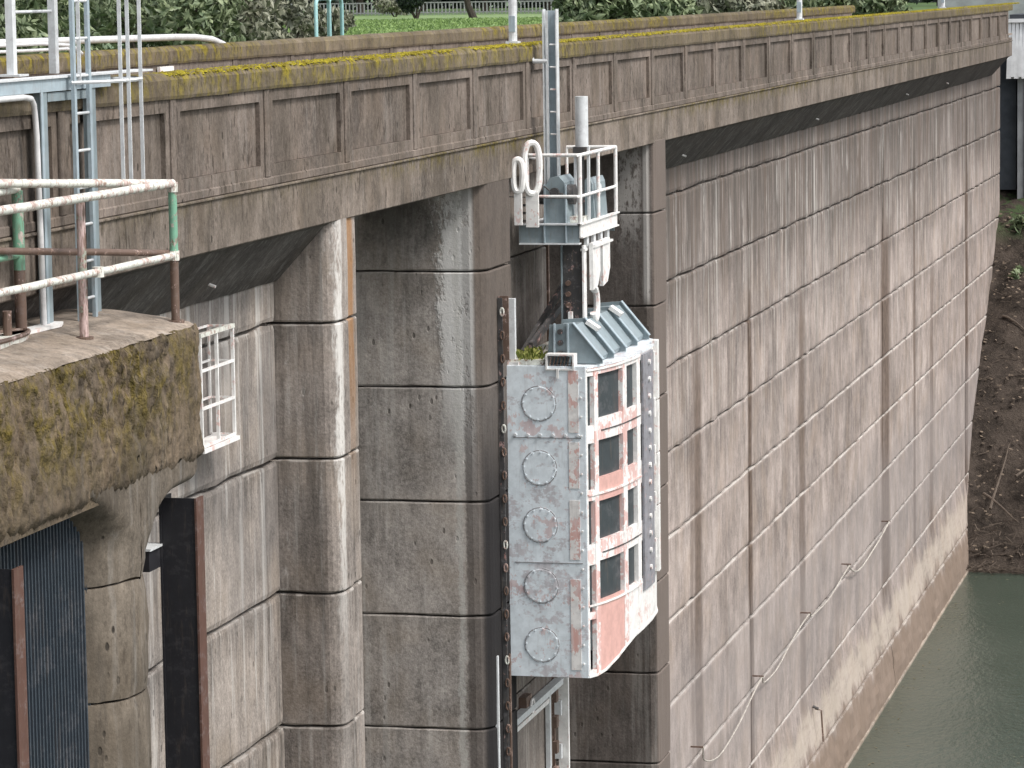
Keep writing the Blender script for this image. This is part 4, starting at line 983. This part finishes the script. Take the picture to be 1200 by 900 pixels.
# ================================================================== VEGETATION
def leaves(centres, n, size, seed, flat=.4, shell=.55):
    r = np.random.default_rng(seed)
    c = np.array([q[:3] for q in centres]); R_ = np.array([q[3:6] for q in centres])
    vol = (R_.prod(axis=1))**.67; pick = r.choice(len(c), n, p=vol/vol.sum())
    d = r.normal(size=(n, 3)); d /= np.linalg.norm(d, axis=1)[:, None]
    rad = shell+(1-shell)*r.random(n)**.6
    P = c[pick]+d*R_[pick]*rad[:, None]
    u = r.normal(size=(n, 3)); u[:, 2] -= flat; u /= np.linalg.norm(u, axis=1)[:, None]
    w = np.cross(u, d+r.normal(size=(n, 3))*.7); w /= np.linalg.norm(w, axis=1)[:, None]+1e-9
    s = size*(.6+.8*r.random(n))[:, None]
    nrm = np.cross(u, w)
    V = np.stack([P-u*s, P+w*s*.42+nrm*s*.12, P+u*s, P-w*s*.42+nrm*s*.12], 1).reshape(-1, 3)
    F = [(4*i, 4*i+1, 4*i+2, 4*i+3) for i in range(n)]
    return V, F
def shrub(name, label, cat, x, y, zb, w, h, n, size, seed, mat, trunk=True, group=None, lobes=9):
    r = random.Random(seed); p = thing(name, label, cat, (x, y, zb), group)
    C = []
    for k in range(lobes):
        a = r.random()*6.28; q = r.random()**.5*w*.62; zz = h*(.28+.6*r.random())
        rr = w*(.28+.2*r.random()); C.append((x+math.cos(a)*q, y+math.sin(a)*q*1.0, zb+zz, rr, rr, min(rr*.8, h*.33)))
    V, F = leaves(C, n, size, seed)
    link("crown", mesh("crown", V.tolist(), F, mat), p)
    tr = MB()
    for k in range(4):
        c = C[k]; tr.tube([(x, y, zb-.1), ((x+c[0])/2+.1*w*(r.random()-.5), (y+c[1])/2, zb+(c[2]-zb)*.5), (c[0], c[1], c[2])], .05*h*.6+.01, 6, r1=.012)
    tr.build("branches", BARK, p)
    return p
G1 = "leafy shrubs behind the far parapet"
specs = [ # label, x, y, w, h, n, size, mat
 ("tall dark green bush behind the ladder at the far left", -17.6, 41.5, 1.7, 2.6, 4200, .085, LEAF1),
 ("broad bush behind the bright pipe, second from the left", -18.4, 46.5, 1.7, 2.6, 4200, .085, LEAF1),
 ("rounded green bush where the bright pipe bends down", -18.0, 51.0, 1.7, 2.35, 4200, .085, LEAF1),
 ("green bush over the mossy cap left of the turquoise hoop", -18.3, 54.6, 1.5, 1.75, 3600, .085, LEAF3),
 ("dull brownish bush just left of the turquoise hoop rail", -18.2, 57.8, 1.1, 1.55, 2800, .08, LEAF3),
 ("low pale bush touching the turquoise hoop rail", -18.1, 60.3, .7, 1.2, 1400, .08, LEAF3),
 ("leafy bush right of the rung mast at the end of the fence", -18.0, 84, 1.5, 1.75, 2600, .15, LEAF1),
 ("bush behind the far parapet before the middle lamp post", -17.6, 90.5, 1.9, 1.5, 2600, .15, LEAF1),
 ("wide bush left of the middle lamp post", -17.3, 97, 2.0, 1.45, 2600, .15, LEAF3),
 ("green bush right of the middle lamp post", -17.2, 104, 2.3, 1.6, 2600, .16, LEAF1),
 ("bush above the end of the far parapet", -16.6, 113, 2.5, 1.7, 2600, .17, LEAF1),
 ("last small bush beyond the end of the far parapet", -15.8, 121, 2.0, 1.55, 2000, .17, LEAF1)]
for i, (lb, x, y, w, h, n, sz, mt) in enumerate(specs): shrub("shrub", lb, "bush", x, y, -1.58, w, h, n, sz, 100+i, mt, group=G1)
# lawn
V = []; F = []
r = np.random.default_rng(3); n = 26000
yy = 95+75*r.random(n)**1.0; xx = -yy*(.20+.12*r.random(n)); 
hgt = .05+.10*r.random(n); wv = .03+.03*r.random(n); an = r.random(n)*3.14
P = np.stack([xx, yy, np.full(n, -1.56)], 1); du = np.stack([np.cos(an), np.sin(an), 0*an], 1)*wv[:, None]*2.2
up = np.stack([(r.random(n)-.5)*.1, (r.random(n)-.5)*.1, hgt], 1)
Vg = np.stack([P-du, P+du, P+up], 1).reshape(-1, 3)
link("lawn_grass", mesh("lawn_grass", Vg.tolist(), [(3*i, 3*i+1, 3*i+2) for i in range(n)], GRASSM), kind='stuff', label="bright green lawn beyond the far parapet", cat="lawn")
LAWN = mesh("lawn", [(-34, 95, -1.545), (-17, 95, -1.545), (-34, 200, -1.545), (-62, 200, -1.545)], [(0, 1, 2, 3)], GRASSM)
link("lawn", LAWN, kind='structure')
# picket fence
fn = thing("picket_fence", "long low grey picket fence along the back of the lawn", "fence", (-50, 200, -1.55))
A = Vector((-64, 201, -1.5)); B = Vector((-40.5, 199, -1.5)); npk = 100
pk = None
for i in range(npk):
    q = A+(B-A)*i/(npk-1)
    if pk is None:
        mb = MB().box(-.035, .035, -.02, .02, 0, .72); me = mesh("picket", mb.V, mb.F, FENCEM); pk = me
    o = bpy.data.objects.new("picket", pk); COL.objects.link(o); o.parent = fn; o.matrix_parent_inverse = Matrix.Translation(-fn.location); o.location = q
for z in (.72, .12): MB().obox(A+Vector((0, 0, z)), B+Vector((0, 0, z)), .06, .07).build("fence_rail", FENCEM, fn)
# garden shrubs and trees on the lawn
shrub("garden_tree", "small round dark tree standing on the lawn before the fence", "tree", -47.5, 176, -1.55, 1.15, 2.2, 2500, .11, 300, LEAF2)
p = thing("lawn_tree", "slender tree with leaning trunk on the lawn left of the nearest lamp post", "tree", (-45, 177, -1.55))
MB().tube([(-44.6, 177, -1.6), (-44.9, 177, -.9), (-45.3, 177, 1.0), (-45.0, 177, 3)], .22, 8, r1=.10).build("trunk", BARK, p)
V, F = leaves([(-44, 177, .9, 2.2, 1.5, .7), (-45.5, 177, 3.4, 2.6, 2.4, 1.4)], 2600, .16, 77); link("crown", mesh("crown", V.tolist(), F, LEAF1), p)
for i, (x, y, w, lb) in enumerate(((-36.5, 172, 1.3, "grey green bush on the lawn right of the leaning tree"), (-40, 180, 1.1, "small bush by the fence near the nearest lamp post"), (-52.5, 190, 1.4, "low bush by the fence above the turquoise hoop rail"))):
    shrub("lawn_shrub", lb, "bush", x, y, -1.55, w, 1.0, 900, .14, 400+i, LEAF3)
# dark tree belt: each tree with trunk and low crown
wood_lab = ["far dark tree behind the %s" % s for s in ("ladder", "bright pipe", "bend of the bright pipe", "bush left of the turquoise hoop", "turquoise hoop rail", "left stretch of the picket fence", "small round tree", "leaning lawn tree", "nearest lamp post", "rung mast", "right end of the picket fence", "bushes left of the middle lamp post", "middle lamp post", "bushes right of the middle lamp post", "end of the far parapet")]
for i, lb in enumerate(wood_lab):
    tn = .385-.0195*i; y = 222+random.uniform(-8, 22); x = -tn*y; h = random.uniform(7, 10)
    p = thing("wood_tree", lb, "tree", (x, y, -1.55), "dark trees beyond the lawn")
    MB().tube([(x, y, -1.6), (x+random.uniform(-.2, .2), y, h*.35), (x+random.uniform(-.5, .5), y, h*.75)], .28, 8, r1=.12).build("trunk", BARK, p)
    C = [(x+random.uniform(-2.6, 2.6), y+random.uniform(-2, 2), random.uniform(0.2, h), 2.4, 2.2, 1.8) for k in range(12)]
    V, F = leaves(C, 3600, .28, 500+i); link("crown", mesh("crown", V.tolist(), F, LEAF2), p)
# deep wood behind as one mass
C = [(-tn*270, 270+random.uniform(-8, 8), z, 5, 4, 3.2) for tn in np.arange(.05, .46, .014) for z in (-.5, 3.5, 8)]
V, F = leaves(C, 42000, .5, 900); link("far_wood", mesh("far_wood", V.tolist(), F, LEAF2), kind='stuff', label="solid dark woodland far behind the lawn", cat="woodland")
V = []; F = []; r = np.random.default_rng(44)
for i in range(170):
    y = 62+38*r.random(); x = -10.25+ (abs(r.normal())*.35 if i % 3 else 5*r.random()); a = r.random()*3.1; q = .02+.04*r.random(); k = len(V)
    c_, s_ = math.cos(a)*q, math.sin(a)*q
    V += [(x-c_, y-s_, WATER+.012), (x+s_*.5, y-c_*.5, WATER+.014), (x+c_, y+s_, WATER+.013), (x-s_*.5, y+c_*.5, WATER+.015)]; F.append((k, k+1, k+2, k+3))
link("floating_leaves", mesh("floating_leaves", V, F, plain("wet_leaf", (.14, .12, .07))), kind='stuff', label="small leaves drifting on the green water along the wall", cat="leaves")
# bank vegetation and debris
for i, (x, y, z, lb) in enumerate(((-9.9, 111.6, -8.3, "broad leaved green weed at the top of the bank beside the wall"), (-9.2, 112.2, -7.7, "leafy weed under the grey column on the bank top"), (-9.95, 109.9, -9.6, "small pale weed on the bank hugging the wall edge"))):
    shrub("bank_weed", lb, "weed", x, y, z, .55 if i < 2 else .3, .8 if i < 2 else .45, 260 if i < 2 else 90, .12, 700+i, LEAF1, lobes=6)
def bz(x, y): return float(np.interp(y, [96, 99.2, 104.6, 108.4, 112.4, 116, 129], [-19.6, -17.75, -12.9, -10.1, -7.7, -6.6, -4.5]))+.42*nz(x, y, 0, .45)
sticks = [((-9.85, 101.1), (-9.5, 103.4), "pale stick leaning on the bank near the waterline"), ((-10.1, 101.6), (-9.0, 100.8), "dark branch lying just above the water's edge"), ((-9.2, 102.3), (-7.9, 103.6), "crooked branch on the lower bank at the right edge"), ((-10.1, 107.6), (-9.2, 106.9), "short branch half way up the bank beside the wall")]
for a, b, lb in sticks:
    P = [];
    for s in np.linspace(0, 1, 7):
        x = a[0]+(b[0]-a[0])*s; y = a[1]+(b[1]-a[1])*s; P.append((x, y+.05*nz(s*9, 1, 1), bz(x, y)+.22+.08*nz(s*5, a[0], 3)))
    MB().tube(P, .045, 6, r1=.015).build("branch", STICK, None, label=lb, cat="branch", smooth=True)
V = []; F = []; r_ = random.Random(5)
mb = MB()
for i in range(520):
    y = 99.1+abs(r_.gauss(0, 1.0)) if i < 330 else r_.uniform(102, 112); x = r_.uniform(-10.5, -5); z = max(bz(x, y), WATER)+.14
    a = r_.random()*3.14; L = r_.uniform(.15, .7); q = Vector((math.cos(a)*L, math.sin(a)*L*.4, r_.uniform(-.1, .22)))
    mb.obox((x, y, z), Vector((x, y, z))+q, .022, .02)
mb.build("driftwood_litter", STICK, None, kind='stuff', label="tangle of twigs and drift litter along the foot of the bank", cat="driftwood")
# fallen leaves on the bank
r = np.random.default_rng(12); n = 1100; xs = -10.6+7*r.random(n); ys = 99.6+12.5*r.random(n)
Vl = []; Fl = []
for i in range(n):
    z = bz(xs[i], ys[i])+.16+.1*r.random(); a = r.random()*3.14; s = .03+.05*r.random(); k = len(Vl); c_, s_ = math.cos(a)*s, math.sin(a)*s
    Vl += [(xs[i]-c_, ys[i]-s_, z), (xs[i]+s_, ys[i]-c_, z+.03), (xs[i]+c_, ys[i]+s_, z+.05), (xs[i]-s_, ys[i]+c_, z+.02)]; Fl.append((k, k+1, k+2, k+3))
LIT = plain("leaf_litter", (.12, .092, .068), .9, 5, .7)
link("leaf_litter", mesh("leaf_litter", Vl, Fl, LIT), kind='stuff', label="scattered dry leaves over the earth bank", cat="leaves")
